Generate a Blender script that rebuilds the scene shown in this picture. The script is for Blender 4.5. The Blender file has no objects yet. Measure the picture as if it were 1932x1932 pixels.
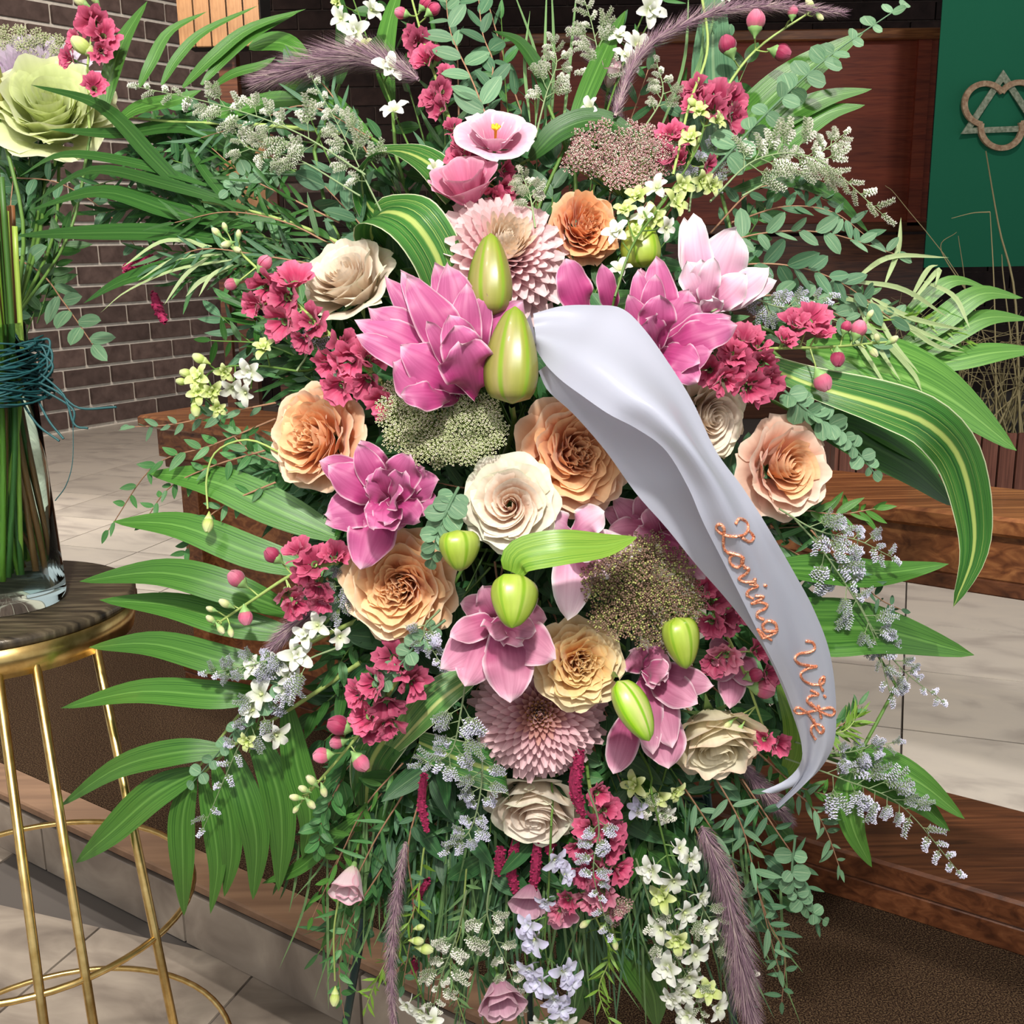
import bpy, math, random
import numpy as np
from mathutils import Matrix, Vector
from mathutils.bvhtree import BVHTree
rnd = random.Random(7)
npr = np.random.RandomState(7)
SC = bpy.context.scene
COL = SC.collection
PI = math.pi
# ------------------------------------------------------------------ camera
F_PX = 2110.0; CAM_H = 1.45
TILT = math.atan(513 / F_PX); ROLL = math.radians(.87)
fwd = np.array([0, math.cos(TILT), -math.sin(TILT)])
_r = np.array([1., 0, 0]); _u = np.cross(_r, fwd)
RIGHT = math.cos(ROLL) * _r - math.sin(ROLL) * _u
UP = math.cos(ROLL) * _u + math.sin(ROLL) * _r
CAM = np.array([0, 0, CAM_H])
cd = bpy.data.cameras.new('camera'); cam = bpy.data.objects.new('camera', cd); COL.objects.link(cam)
cd.sensor_width = 36; cd.lens = 36 * F_PX / 1932; cd.clip_start = .02; cd.clip_end = 60
cam.matrix_world = Matrix(((RIGHT[0], UP[0], -fwd[0], CAM[0]), (RIGHT[1], UP[1], -fwd[1], CAM[1]), (RIGHT[2], UP[2], -fwd[2], CAM[2]), (0, 0, 0, 1)))
SC.camera = cam
# ------------------------------------------------------------------ light
SC.view_settings.view_transform = 'Standard'; SC.view_settings.look = 'None'
SC.view_settings.gamma = 1; SC.view_settings.use_curve_mapping = False
SC.view_settings.exposure = -.06
wd = bpy.data.worlds.new('world'); SC.world = wd; wd.use_nodes = True
wd.node_tree.nodes['Background'].inputs[0].default_value = (.93, .96, 1, 1)
wd.node_tree.nodes['Background'].inputs[1].default_value = .62
def lamp(name, kind, loc, target, energy, size=.3, color=(1, .95, .88), angle=None, blend=.5):
    l = bpy.data.lights.new(name, kind); l.energy = energy; l.color = color
    if kind == 'AREA': l.size = size
    if kind == 'SPOT': l.shadow_soft_size = size; l.spot_size = math.radians(angle or 60); l.spot_blend = blend
    o = bpy.data.objects.new(name, l); COL.objects.link(o); o.location = loc
    o.rotation_euler = (Vector(target) - Vector(loc)).to_track_quat('-Z', 'Y').to_euler()
    return o
lamp('ceiling_spot_key', 'SPOT', (.02, -.80, 3.1), (0, 1.15, 1.2), 400, .08, (1, .96, .9), 60, .5)
lamp('ceiling_spot_left', 'SPOT', (-1.2, -.2, 3.4), (-.2, 1.2, 1.2), 70, .12, (1, .96, .92), 60, .6)
lamp('ceiling_spot_floor', 'SPOT', (-2.0, 3.6, 3.9), (-2.9, 3.4, .15), 560, .06, (1, .94, .86), 75, .4)
lamp('ceiling_spot_rail', 'SPOT', (1.8, 1.6, 3.9), (1.4, 2.9, .15), 330, .08, (1, .95, .88), 80, .4)
lamp('ceiling_spot_front', 'SPOT', (-1.1, .4, 3.8), (-1.0, 1.7, 0), 60, .06, (1, .94, .86), 60, .4)
lamp('soft_fill_area', 'AREA', (-.5, -1.3, 3.2), (0, 1.2, 1.2), 46, 1.6, (1, .97, .93))  # unseen area fill added above the camera to brighten the blooms
lamp('ceiling_spot_wall', 'SPOT', (-1.2, 4.2, 3.9), (-3.6, 7.6, 1.0), 520, .12, (1, .9, .8), 90, .6)
lamp('ceiling_spot_banner', 'SPOT', (2.4, 4.6, 3.9), (2.9, 7.2, 1.9), 110, .12, (1, .95, .9), 60, .6)

def ray(x, y): return fwd + RIGHT * ((x - 966) / F_PX) + UP * ((966 - y) / F_PX)
def at(x, y, d): return CAM + ray(x, y) * d
def px(n, d=1.12): return n * d / F_PX
def d0(x, y):
    r = math.hypot(x - 985, y - 900)
    return 1.10 + .20 * min(r / 900, 1.3) ** 2
def P(x, y, off=0): return at(x, y, d0(x, y) + off)
# ------------------------------------------------------------------ maths
def nrm(v):
    v = np.asarray(v, float); return v / (np.linalg.norm(v, axis=-1, keepdims=True) + 1e-12)
def spline(pts, n):
    p = np.asarray(pts, float)
    if len(p) == 2: return p[0] + (p[1] - p[0]) * np.linspace(0, 1, n)[:, None]
    p = np.vstack([2 * p[0] - p[1], p, 2 * p[-1] - p[-2]])
    m = len(p) - 3; t = np.linspace(0, m, n); i = np.minimum(t.astype(int), m - 1); f = (t - i)[:, None]
    a, b, c, d = p[i], p[i + 1], p[i + 2], p[i + 3]
    return .5 * (2 * b + (c - a) * f + (2 * a - 5 * b + 4 * c - d) * f ** 2 + (3 * b - a - 3 * c + d) * f ** 3)
def frame(y, z, loc=(0, 0, 0), s=1.0, sx=None, sz=None):
    y = nrm(y); x = nrm(np.cross(y, z)); zz = np.cross(x, y); M = np.eye(4)
    M[:3, 0] = x * (sx or s); M[:3, 1] = y * s; M[:3, 2] = zz * (sz or s); M[:3, 3] = loc
    return M
def zframe(z, loc=(0, 0, 0), s=1.0, roll=0.):
    z = nrm(z); a = UP if abs(z @ UP) < .9 else RIGHT
    x = nrm(np.cross(a, z)); y = np.cross(z, x); c, si = math.cos(roll), math.sin(roll)
    M = np.eye(4); M[:3, 0] = (x * c + y * si) * s; M[:3, 1] = (-x * si + y * c) * s; M[:3, 2] = z * s; M[:3, 3] = loc
    return M
def rotz(a):
    M = np.eye(4); c, s = math.cos(a), math.sin(a); M[:2, :2] = [[c, -s], [s, c]]; return M
def rotx(a):
    M = np.eye(4); c, s = math.cos(a), math.sin(a); M[1:3, 1:3] = [[c, -s], [s, c]]; return M
def trans(v):
    M = np.eye(4); M[:3, 3] = v; return M
def scl(a, b=None, c=None):
    M = np.eye(4); M[0, 0] = a; M[1, 1] = b if b is not None else a; M[2, 2] = c if c is not None else a; return M
# ------------------------------------------------------------------ meshes
class MB:
    def __init__(s): s.V = []; s.F = []; s.UV = []; s.M = []; s.n = 0
    def add(s, V, F, UV=None, mat=0):
        V = np.asarray(V, float).reshape(-1, 3)
        s.V.append(V); s.UV.append(np.zeros((len(V), 2)) if UV is None else np.asarray(UV, float).reshape(-1, 2))
        k = s.n
        s.F += [tuple(int(i) + k for i in f) for f in F]; s.M += [mat] * len(F); s.n += len(V)
    def grid(s, G, UV=None, mat=0, wrap=False):
        nv, nu = G.shape[:2]
        if UV is None:
            u, v = np.meshgrid(np.linspace(0, 1, nu), np.linspace(0, 1, nv)); UV = np.dstack([u, v])
        F = []
        for j in range(nv - 1):
            for i in range(nu - 1 + (1 if wrap else 0)):
                i2 = (i + 1) % nu
                F.append((j * nu + i, j * nu + i2, (j + 1) * nu + i2, (j + 1) * nu + i))
        s.add(G, F, UV, mat)
    def tube(s, pts, rad, n=5, mat=0, cap=False):
        pts = np.asarray(pts, float); m = len(pts)
        rad = np.full(m, rad) if np.isscalar(rad) else np.asarray(rad)
        T = nrm(np.gradient(pts, axis=0)); a = np.array([.31, .87, .39]); a = a if abs(T[0] @ a) < .9 else np.array([1., 0, 0])
        X = nrm(np.cross(T, a)); Y = np.cross(T, X); th = np.linspace(0, 2 * PI, n, endpoint=False)
        G = pts[:, None] + rad[:, None, None] * (X[:, None] * np.cos(th)[None, :, None] + Y[:, None] * np.sin(th)[None, :, None])
        u, v = np.meshgrid(np.linspace(0, 1, n), np.linspace(0, 1, m)); k = s.n
        s.grid(G, np.dstack([u, v]), mat, wrap=True)
        if cap: s.F += [tuple(k + i for i in range(n))[::-1], tuple(k + (m - 1) * n + i for i in range(n))]; s.M += [mat, mat]
    def box(s, c, d, X=(1, 0, 0), Y=(0, 1, 0), Z=(0, 0, 1), mat=0, bev=0.0):
        c = np.asarray(c, float); X, Y, Z = [np.asarray(a, float) for a in (X, Y, Z)]
        hx, hy, hz = d[0] / 2, d[1] / 2, d[2] / 2
        if bev <= 0:
            V = [c + X * a * hx + Y * b * hy + Z * e * hz for e in (-1, 1) for b in (-1, 1) for a in (-1, 1)]
            F = [(0, 2, 3, 1), (4, 5, 7, 6), (0, 1, 5, 4), (2, 6, 7, 3), (0, 4, 6, 2), (1, 3, 7, 5)]
            s.add(V, F, [(e @ X, e @ Y + e @ Z) for e in V], mat); return
        pts = [];
        for (hz2, k) in ((-hz, 1), (-hz + bev, 0), (hz - bev, 0), (hz, 1)):
            q = bev if k else 0
            pts.append([c + X * a * (hx - q) + Y * b * (hy - q) + Z * hz2 for a, b in ((-1, -1), (1, -1), (1, 1), (-1, 1))])
        V = [p for r in pts for p in r]; F = [(3, 2, 1, 0), (12, 13, 14, 15)]
        for j in range(3):
            for i in range(4): F.append((j * 4 + i, j * 4 + (i + 1) % 4, j * 4 + 4 + (i + 1) % 4, j * 4 + 4 + i))
        s.add(V, F, [(e @ X, e @ Y + e @ Z) for e in V], mat)
    def merge(s, o, M=None, mat=None):
        V = np.vstack(o.V)
        if M is not None: V = V @ M[:3, :3].T + M[:3, 3]
        k = s.n; s.V.append(V); s.UV.append(np.vstack(o.UV)); s.F += [tuple(i + k for i in f) for f in o.F]
        s.M += o.M if mat is None else [mat] * len(o.M); s.n += len(V)
    def mesh(s, name, mats, smooth=True, origin=None):
        V = np.vstack(s.V)
        if origin is not None: V = V - np.asarray(origin)
        me = bpy.data.meshes.new(name); me.from_pydata(V.tolist(), [], s.F)
        uv = me.uv_layers.new(name='UVMap'); U = np.vstack(s.UV)
        li = np.empty(len(me.loops), dtype=np.int32); me.loops.foreach_get('vertex_index', li)
        uv.data.foreach_set('uv', U[li].astype(np.float32).ravel())
        if not isinstance(mats, (list, tuple)): mats = [mats]
        for m in mats: me.materials.append(m)
        if len(mats) > 1: me.polygons.foreach_set('material_index', np.asarray(s.M, dtype=np.int32))
        me.polygons.foreach_set('use_smooth', [smooth] * len(me.polygons)); me.update()
        return me
def tag(o, label=None, cat=None, group=None, kind=None):
    if label: o['label'] = label
    if cat: o['category'] = cat
    if group: o['group'] = group
    if kind: o['kind'] = kind
    return o
class Thing:
    def __init__(s, name, label=None, cat=None, loc=(0, 0, 0), group=None, kind=None):
        s.o = bpy.data.objects.new(name, None); COL.objects.link(s.o); s.o.empty_display_size = .01
        s.loc = np.asarray(loc, float); s.o.location = s.loc
        tag(s.o, label, cat, group, kind)
    def part(s, name, mb, mats, smooth=True, parent=None, label=None, kind=None):
        me = mb.mesh(name, mats, smooth, origin=s.loc)
        o = bpy.data.objects.new(name, me); COL.objects.link(o); o.parent = parent or s.o
        return tag(o, label, None, None, kind)
    def inst(s, name, me, M, parent=None, label=None, kind=None):
        o = bpy.data.objects.new(name, me); COL.objects.link(o); o.parent = parent or s.o
        M = np.array(M, float); M[:3, 3] -= s.loc
        o.matrix_basis = Matrix(M.tolist())
        return tag(o, label, None, None, kind)
# ------------------------------------------------------------------ materials
class NT:
    def __init__(s, name):
        s.m = bpy.data.materials.new(name); s.m.use_nodes = True; s.t = s.m.node_tree; s.t.nodes.clear()
        s.out = s.n('ShaderNodeOutputMaterial')
    def n(s, ty, **kw):
        x = s.t.nodes.new(ty)
        for k, v in kw.items(): setattr(x, k, v)
        return x
    def l(s, a, b): s.t.links.new(a, b)
def c4(c): return (c[0], c[1], c[2], 1)
def ramp(nt, fac, stops, interp='LINEAR'):
    r = nt.n('ShaderNodeValToRGB'); e = r.color_ramp.elements; r.color_ramp.interpolation = interp
    while len(e) < len(stops): e.new(.5)
    for k, (p, c) in enumerate(stops): e[k].position = p; e[k].color = c4(c)
    if fac is not None: nt.l(fac, r.inputs[0])
    return r
def mix(nt, a, b, fac, mode='MIX'):
    m = nt.n('ShaderNodeMix', data_type='RGBA', blend_type=mode)
    for s_, v in ((6, a), (7, b), (0, fac)):
        if hasattr(v, 'links') or hasattr(v, 'is_linked'): nt.l(v, m.inputs[s_])
        elif s_ == 0: m.inputs[0].default_value = v
        else: m.inputs[s_].default_value = c4(v)
    return m.outputs[2]
def math_(nt, op, a, b=None):
    m = nt.n('ShaderNodeMath', operation=op)
    for k, v in enumerate((a, b)):
        if v is None: continue
        if hasattr(v, 'is_linked'): nt.l(v, m.inputs[k])
        else: m.inputs[k].default_value = v
    return m.outputs[0]
def finish(nt, col, rough=.5, trans_=0., spec=.5, bump=None, metal=0., var=.0, sheen=0., coat=0.):
    if var:
        oi = nt.n('ShaderNodeObjectInfo'); h = nt.n('ShaderNodeHueSaturation')
        v = math_(nt, 'MULTIPLY_ADD', oi.outputs['Random'], var); nt.t.nodes[-1].inputs[2].default_value = 1 - var / 2
        nt.l(v, h.inputs['Value'])
        if hasattr(col, 'is_linked'): nt.l(col, h.inputs['Color'])
        else: h.inputs['Color'].default_value = c4(col)
        col = h.outputs[0]
    b = nt.n('ShaderNodeBsdfPrincipled')
    if hasattr(col, 'is_linked'): nt.l(col, b.inputs['Base Color'])
    else: b.inputs['Base Color'].default_value = c4(col)
    if hasattr(rough, 'is_linked'): nt.l(rough, b.inputs['Roughness'])
    else: b.inputs['Roughness'].default_value = rough
    b.inputs['Metallic'].default_value = metal; b.inputs['Specular IOR Level'].default_value = spec
    b.inputs['Sheen Weight'].default_value = sheen; b.inputs['Coat Weight'].default_value = coat
    if bump is not None:
        bn = nt.n('ShaderNodeBump'); bn.inputs['Strength'].default_value = bump[1]; bn.inputs['Distance'].default_value = bump[2]
        nt.l(bump[0], bn.inputs['Height']); nt.l(bn.outputs[0], b.inputs['Normal'])
    last = b.outputs[0]
    if trans_:
        t = nt.n('ShaderNodeBsdfTranslucent'); mx = nt.n('ShaderNodeMixShader'); mx.inputs[0].default_value = trans_
        if hasattr(col, 'is_linked'): nt.l(col, t.inputs[0])
        else: t.inputs[0].default_value = c4(col)
        nt.l(last, mx.inputs[1]); nt.l(t.outputs[0], mx.inputs[2]); last = mx.outputs[0]
    nt.l(last, nt.out.inputs[0]); return nt.m
def uvn(nt, sx=1, sy=1, scale=5, detail=3, dist=0., rough=.5):
    tc = nt.n('ShaderNodeTexCoord'); mp = nt.n('ShaderNodeMapping'); mp.inputs['Scale'].default_value = (sx, sy, 1)
    nz = nt.n('ShaderNodeTexNoise'); nz.inputs['Scale'].default_value = scale; nz.inputs['Detail'].default_value = detail
    nz.inputs['Distortion'].default_value = dist; nz.inputs['Roughness'].default_value = rough
    nt.l(tc.outputs['UV'], mp.inputs[0]); nt.l(mp.outputs[0], nz.inputs[0]); return nz.outputs[0]
def uvxy(nt):
    tc = nt.n('ShaderNodeTexCoord'); sp = nt.n('ShaderNodeSeparateXYZ'); nt.l(tc.outputs['UV'], sp.inputs[0]); return sp.outputs[0], sp.outputs[1]
def plain(name, c, rough=.5, var=0., **k): return finish(NT(name), c, rough, var=var, **k)
def leafmat(name, dark, light, rib=None, var=.3, rough=.42, tr=.22, streak=26, edge=None):
    nt = NT(name); f = uvn(nt, streak, 1.3, 1.0, 3)
    col = ramp(nt, f, [(.32, dark), (.68, light)]).outputs[0]
    x, y = uvxy(nt)
    if rib:
        d = math_(nt, 'ABSOLUTE', math_(nt, 'SUBTRACT', x, .5)); r = ramp(nt, d, [(.0, (1, 1, 1)), (.05, (0, 0, 0))]).outputs[0]
        col = mix(nt, col, rib, math_(nt, 'MULTIPLY', r, .75))
    if edge:
        d = math_(nt, 'ABSOLUTE', math_(nt, 'SUBTRACT', x, .5)); r = ramp(nt, d, [(.455, (0, 0, 0)), (.49, (1, 1, 1))]).outputs[0]
        col = mix(nt, col, edge, r)
    return finish(nt, col, rough, tr, bump=(f, .25, .002), var=var)
def varieg(name, dark, mid, yel, centre=.5):
    nt = NT(name); f = uvn(nt, 34, .5, 1.0, 2); x, y = uvxy(nt)
    col = ramp(nt, f, [(.36, dark), (.5, mid), (.6, dark), (.63, yel), (.66, mid), (.8, dark)]).outputs[0]
    d = math_(nt, 'ABSOLUTE', math_(nt, 'SUBTRACT', x, centre)); r = ramp(nt, d, [(.03, (1, 1, 1)), (.07, (0, 0, 0))]).outputs[0]
    col = mix(nt, col, yel, math_(nt, 'MULTIPLY', r, .8))
    d = math_(nt, 'ABSOLUTE', math_(nt, 'SUBTRACT', x, .5)); r = ramp(nt, d, [(.47, (0, 0, 0)), (.495, (1, 1, 1))]).outputs[0]
    col = mix(nt, col, (.75, .8, .5), r)
    return finish(nt, col, .35, .18, bump=(f, .3, .002))
def petalmat(name, base, mid, tip, rim=None, rimw=.42, rough=.55, tr=.3, var=.12, streak=14, vein=.12, sheen=.2):
    nt = NT(name); x, y = uvxy(nt); f = uvn(nt, streak, 1.5, 1.0, 3)
    yy = math_(nt, 'ADD', y, math_(nt, 'MULTIPLY', math_(nt, 'SUBTRACT', f, .5), .35))
    col = ramp(nt, yy, [(0, base), (.45, mid), (.95, tip)]).outputs[0]
    if rim:
        d = math_(nt, 'ABSOLUTE', math_(nt, 'SUBTRACT', x, .5)); r = ramp(nt, d, [(rimw, (0, 0, 0)), (.5, (1, 1, 1))]).outputs[0]
        r2 = ramp(nt, y, [(.9, (0, 0, 0)), (1., (1, 1, 1))]).outputs[0]
        rr = math_(nt, 'MAXIMUM', r, r2); col = mix(nt, col, rim, rr)
    g = ramp(nt, f, [(.3, (1 - vein,) * 3), (.7, (1, 1, 1))]).outputs[0]
    col = mix(nt, col, g, 1.0, 'MULTIPLY')
    return finish(nt, col, rough, tr, spec=.3, bump=(f, .15, .0015), var=var, sheen=sheen)
def objn(nt, sc=(1, 1, 1), scale=5, detail=4, dist=0., gen='Object', rough=.5):
    tc = nt.n('ShaderNodeTexCoord'); mp = nt.n('ShaderNodeMapping'); mp.inputs['Scale'].default_value = sc
    nz = nt.n('ShaderNodeTexNoise'); nz.inputs['Scale'].default_value = scale; nz.inputs['Detail'].default_value = detail
    nz.inputs['Distortion'].default_value = dist; nz.inputs['Roughness'].default_value = rough
    nt.l(tc.outputs[gen], mp.inputs[0]); nt.l(mp.outputs[0], nz.inputs[0]); return nz.outputs[0]
def noisemat(name, stops, sc=(1, 1, 1), scale=5, rough=.6, bump=None, var=0., dist=0., spec=.5, metal=0., detail=5, gen='Object'):
    nt = NT(name); f = objn(nt, sc, scale, detail, dist, gen); col = ramp(nt, f, stops).outputs[0]
    return finish(nt, col, rough, 0, spec, (f, bump[0], bump[1]) if bump else None, metal, var)
# ------------------------------------------------------------------ background materials
def piecemat(name, stops, sc=(1, 1, 1), scale=4, rough=.6, bump=(.3, .01), var=.25, dist=.4, spec=.4, metal=0., detail=6):
    nt = NT(name); tc = nt.n('ShaderNodeTexCoord'); mp = nt.n('ShaderNodeMapping'); mp.inputs['Scale'].default_value = sc
    nz = nt.n('ShaderNodeTexNoise', noise_dimensions='4D'); nz.inputs['Scale'].default_value = scale; nz.inputs['Detail'].default_value = detail; nz.inputs['Distortion'].default_value = dist
    oi = nt.n('ShaderNodeObjectInfo'); nt.l(math_(nt, 'MULTIPLY', oi.outputs['Random'], 40.), nz.inputs['W'])
    nt.l(tc.outputs['Object'], mp.inputs[0]); nt.l(mp.outputs[0], nz.inputs[0])
    col = ramp(nt, nz.outputs[0], stops).outputs[0]
    return finish(nt, col, rough, 0, spec, (nz.outputs[0], bump[0], bump[1]), metal, var)
m_brick = piecemat('brick_brown', [(.3, (.085, .055, .048)), (.7, (.17, .115, .10))], scale=14, rough=.8, var=.5)
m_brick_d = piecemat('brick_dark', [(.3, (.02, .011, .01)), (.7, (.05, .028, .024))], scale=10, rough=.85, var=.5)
m_mortar = noisemat('mortar', [(.3, (.72, .66, .58)), (.7, (.88, .82, .72))], scale=30, rough=.95, bump=(.3, .01))
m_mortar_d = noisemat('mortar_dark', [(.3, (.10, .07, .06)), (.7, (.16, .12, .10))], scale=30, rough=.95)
m_tile = piecemat('stone_tile', [(.28, (.17, .135, .11)), (.45, (.28, .23, .185)), (.62, (.40, .335, .27)), (.8, (.24, .20, .17))], sc=(1, 2.2, 1), scale=4.2, rough=.42, bump=(.08, .004), var=.22, dist=1.1, spec=.35)  # weaker light on the lower floor worked into a darker tile colour
m_tile_l = piecemat('stone_tile_light', [(.28, (.40, .35, .31)), (.5, (.60, .54, .47)), (.75, (.66, .59, .50))], sc=(1, 2.2, 1), scale=3.2, rough=.35, bump=(.08, .004), var=.14, dist=1.1)
m_grout = plain('grout', (.10, .085, .075), .9)
m_carpet = noisemat('brown_carpet', [(.38, (.020, .010, .006)), (.5, (.052, .028, .016)), (.62, (.15, .095, .05))], scale=330, rough=1., bump=(1., .01), spec=.1, detail=2)
def woodmat(name, a, b, c, sc=(2, 30, 30), rough=.35, scale=1.6, coat=.15):
    nt = NT(name); f = objn(nt, sc, scale, 5, 1.2); f2 = objn(nt, (.8, 3, 3), 1.1, 3, .5)
    col = ramp(nt, f, [(.3, a), (.5, b), (.7, c)]).outputs[0]
    col = mix(nt, col, ramp(nt, f2, [(.3, (.62, .62, .62)), (.7, (1.15, 1.1, 1.05))]).outputs[0], 1., 'MULTIPLY')
    return finish(nt, col, rough, 0, .5, (f, .12, .003), coat=coat)
m_oak = woodmat('oak_rail', (.10, .030, .010), (.22, .078, .026), (.36, .15, .052))
m_oak_d = woodmat('oak_dark', (.05, .016, .007), (.11, .036, .014), (.18, .065, .026))
m_panel = woodmat('mahogany_panel', (.17, .026, .012), (.27, .048, .02), (.33, .07, .028), rough=.5, coat=0)
m_tan = woodmat('tan_wood', (.27, .13, .05), (.36, .19, .08), (.44, .25, .11), sc=(30, 30, 3), rough=.5, coat=0)
m_nosing = noisemat('wood_nosing', [(.3, (.15, .08, .045)), (.7, (.26, .15, .085))], sc=(1, 20, 20), scale=2, rough=.6)
m_dark = plain('dark_recess', (.012, .009, .008), .9)
m_green_cloth = noisemat('green_banner_cloth', [(.3, (.016, .14, .075)), (.7, (.026, .18, .10))], sc=(60, 1, 60), scale=8, rough=.95, spec=.1)
m_emb_t = noisemat('emblem_tan', [(.3, (.30, .17, .10)), (.7, (.55, .40, .26))], scale=60, rough=.9)
m_emb_g = noisemat('emblem_grey', [(.3, (.14, .19, .12)), (.7, (.42, .45, .34))], scale=60, rough=.9)
m_straw = plain('dry_straw', (.40, .34, .17), .7, var=.5, trans_=.2)
m_slat_r = woodmat('red_slat', (.09, .03, .02), (.16, .06, .04), (.24, .10, .07), sc=(30, 30, 2))
m_brass = noisemat('brass', [(.3, (.62, .40, .13)), (.7, (.90, .66, .27))], scale=60, rough=.28, metal=1.)
m_dtop = noisemat('bronze_table_top', [(.3, (.03, .024, .018)), (.5, (.09, .07, .045)), (.7, (.20, .16, .10))], sc=(3, 26, 3), scale=5, rough=.3, spec=.6, bump=(.3, .003), metal=.35)
# ------------------------------------------------------------------ room
a_ = math.radians(35.1)
VD = np.array([math.sin(a_), math.cos(a_), 0]); UD = np.array([-math.cos(a_), math.sin(a_), 0]); ZD = np.array([0, 0, 1.])
def W(u, v, z): return u * UD + v * VD + np.array([0, 0, z])
def bframe(X, Y, loc):
    M = np.eye(4); M[:3, 0] = X; M[:3, 1] = Y; M[:3, 2] = np.cross(X, Y); M[:3, 3] = loc; return M
HP = .15; VR = 1.33
b_ = math.radians(15.5); T1 = UD * math.cos(b_) - VD * math.sin(b_); T2 = UD * math.sin(b_) + VD * math.cos(b_)
t = Thing('floor', kind='structure')
mb = MB(); mb.box(W(2.5, -.4, -.03), (14, 3.46, .05), UD, VD); t.part('grout_bed', mb, m_grout, False)
mb = MB(); mb.box((0, 0, 0), (.404, .404, .014)); me_t = mb.mesh('floor_tile', m_tile, False)
org = W(1.603, 1.36, 0)
for i in range(-9, 12):
    for j in range(-7, 6):
        c = org + T1 * (i + .5) * .41 + T2 * (j - .5) * .41; u, v = c @ UD, c @ VD
        if -1.2 < u < 4.2 and -1.2 < v < 1.36: t.inst('floor_tile', me_t, bframe(T1, T2, c + ZD * (-.007)))
p = Thing('altar_platform', 'raised stone tiled platform with a tiled step edge behind the flowers', 'platform', W(2, 4, 0), kind='structure')
mb = MB(); mb.box(W(3.5, VR + 4.5, HP / 2 - .008), (13, 9, HP - .002), UD, VD); p.part('platform_slab', mb, m_grout, False)
org = W(.872, 3.319, 0)
mb = MB(); mb.box((0, 0, 0), (.446, .446, .012)); me_t2 = mb.mesh('floor_tile', m_tile_l, False)
for i in range(-8, 22):
    for j in range(-9, 12):
        c = org + T1 * (i + .5) * .452 + T2 * (j + .5) * .452; u, v = c @ UD, c @ VD
        if v < 1.7 or v > 6.6 or u < -1 or u > 7.6 or (u < 2.6 and v < 2.1): continue
        if (c[0] / c[1] > .72) or c[0] / c[1] < -.60: continue
        p.inst('floor_tile', me_t2, bframe(T1, T2, c + ZD * (HP - .004)))
mb = MB(); mb.box((0, 0, 0), (.50, .014, .128), bev=.002); me_r = mb.mesh('riser_tile', m_tile, False)
for i in range(-2, 9): p.inst('riser_tile', me_r, bframe(UD, VD, W(.02 + i * .507, VR - .007, .064)))
mb = MB(); mb.box(W(1.6, VR + .024, HP + .008), (7, .095, .022), UD, VD, bev=.004); p.part('step_nosing', mb, m_nosing, False)
mb = MB()
q = [W(-2, VR + .075, 0), W(3.02, VR + .075, 0), W(3.48, 2.40, 0), W(3.1, 2.46, 0), W(-2, 2.30, 0)]
mb.add([x + ZD * (HP + .002) for x in q] + [x + ZD * (HP + .014) for x in q], [(5, 6, 7, 8, 9), (0, 1, 6, 5), (1, 2, 7, 6), (2, 3, 8, 7), (3, 4, 9, 8), (4, 0, 5, 9)])
tc_ = Thing('carpet_runner', 'dark brown short pile carpet runner along the front of the wooden rail', 'carpet', q[0] + ZD * (HP + .014))
tc_.part('carpet_pile', mb, m_carpet, False)
# altar rail
t = Thing('altar_rail', 'reddish brown wooden altar rail with wide flat top behind the spray', 'rail', W(1, 2, HP))
mb = MB(); mb.box(W(.55, 2.17, .215 + .03), (4.1, .36, .055), UD, VD, bev=.006); t.part('kneeling_board', mb, m_oak_d, False)
mb = MB(); mb.box(W(.55, 2.02, .19), (4.1, .05, .055), UD, VD, bev=.004); t.part('base_rail', mb, m_oak_d, False)
mb = MB(); mb.box(W(.6, 2.11, .962), (4.2, .25, .035), UD, VD, bev=.006); t.part('top_board', mb, m_oak, False)
mb = MB(); mb.box(W(.6, 2.03, .902), (4.1, .04, .085), UD, VD, bev=.003); t.part('front_rail', mb, m_oak, False)
mb = MB(); mb.box(W(.6, 2.06, .845), (4.05, .10, .028), UD, VD, bev=.003); t.part('lower_moulding', mb, m_oak_d, False)
mb = MB(); mb.box(W(2.25, 2.10, .495), (.66, .05, .66), UD, VD, bev=.004); t.part('end_panel', mb, m_oak, False)
mb = MB(); mb.box(W(2.555, 2.09, .50), (.07, .12, .65), UD, VD, bev=.005); t.part('end_post', mb, m_oak, False)
mb = MB(); mb.box(W(-.9, 2.09, .50), (.09, .09, .66), UD, VD, bev=.005); t.part('end_post', mb, m_oak, False)
# left brick wall
WU = 7.181; BH = .144; BL = .385
t = Thing('wall_left', kind='structure')
mb = MB(); mb.box(W(WU + .09, 5.0, 1.9), (.15, 4.2, 3.9), UD, VD); t.part('mortar_bed', mb, m_mortar, False)
mb = MB(); mb.box((0, 0, 0), (.03, BL - .026, BH - .026), bev=.003); me_b = mb.mesh('brick', m_brick, False)
z = HP + .02 + BH / 2; k = 0
while z < 3.75:
    v = 3.3 + (k % 2) * BL / 2 + .05
    while v < 6.9:
        t.inst('brick', me_b, bframe(UD, VD, W(WU + .005, v, z))); v += BL
    z += BH; k += 1
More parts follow.
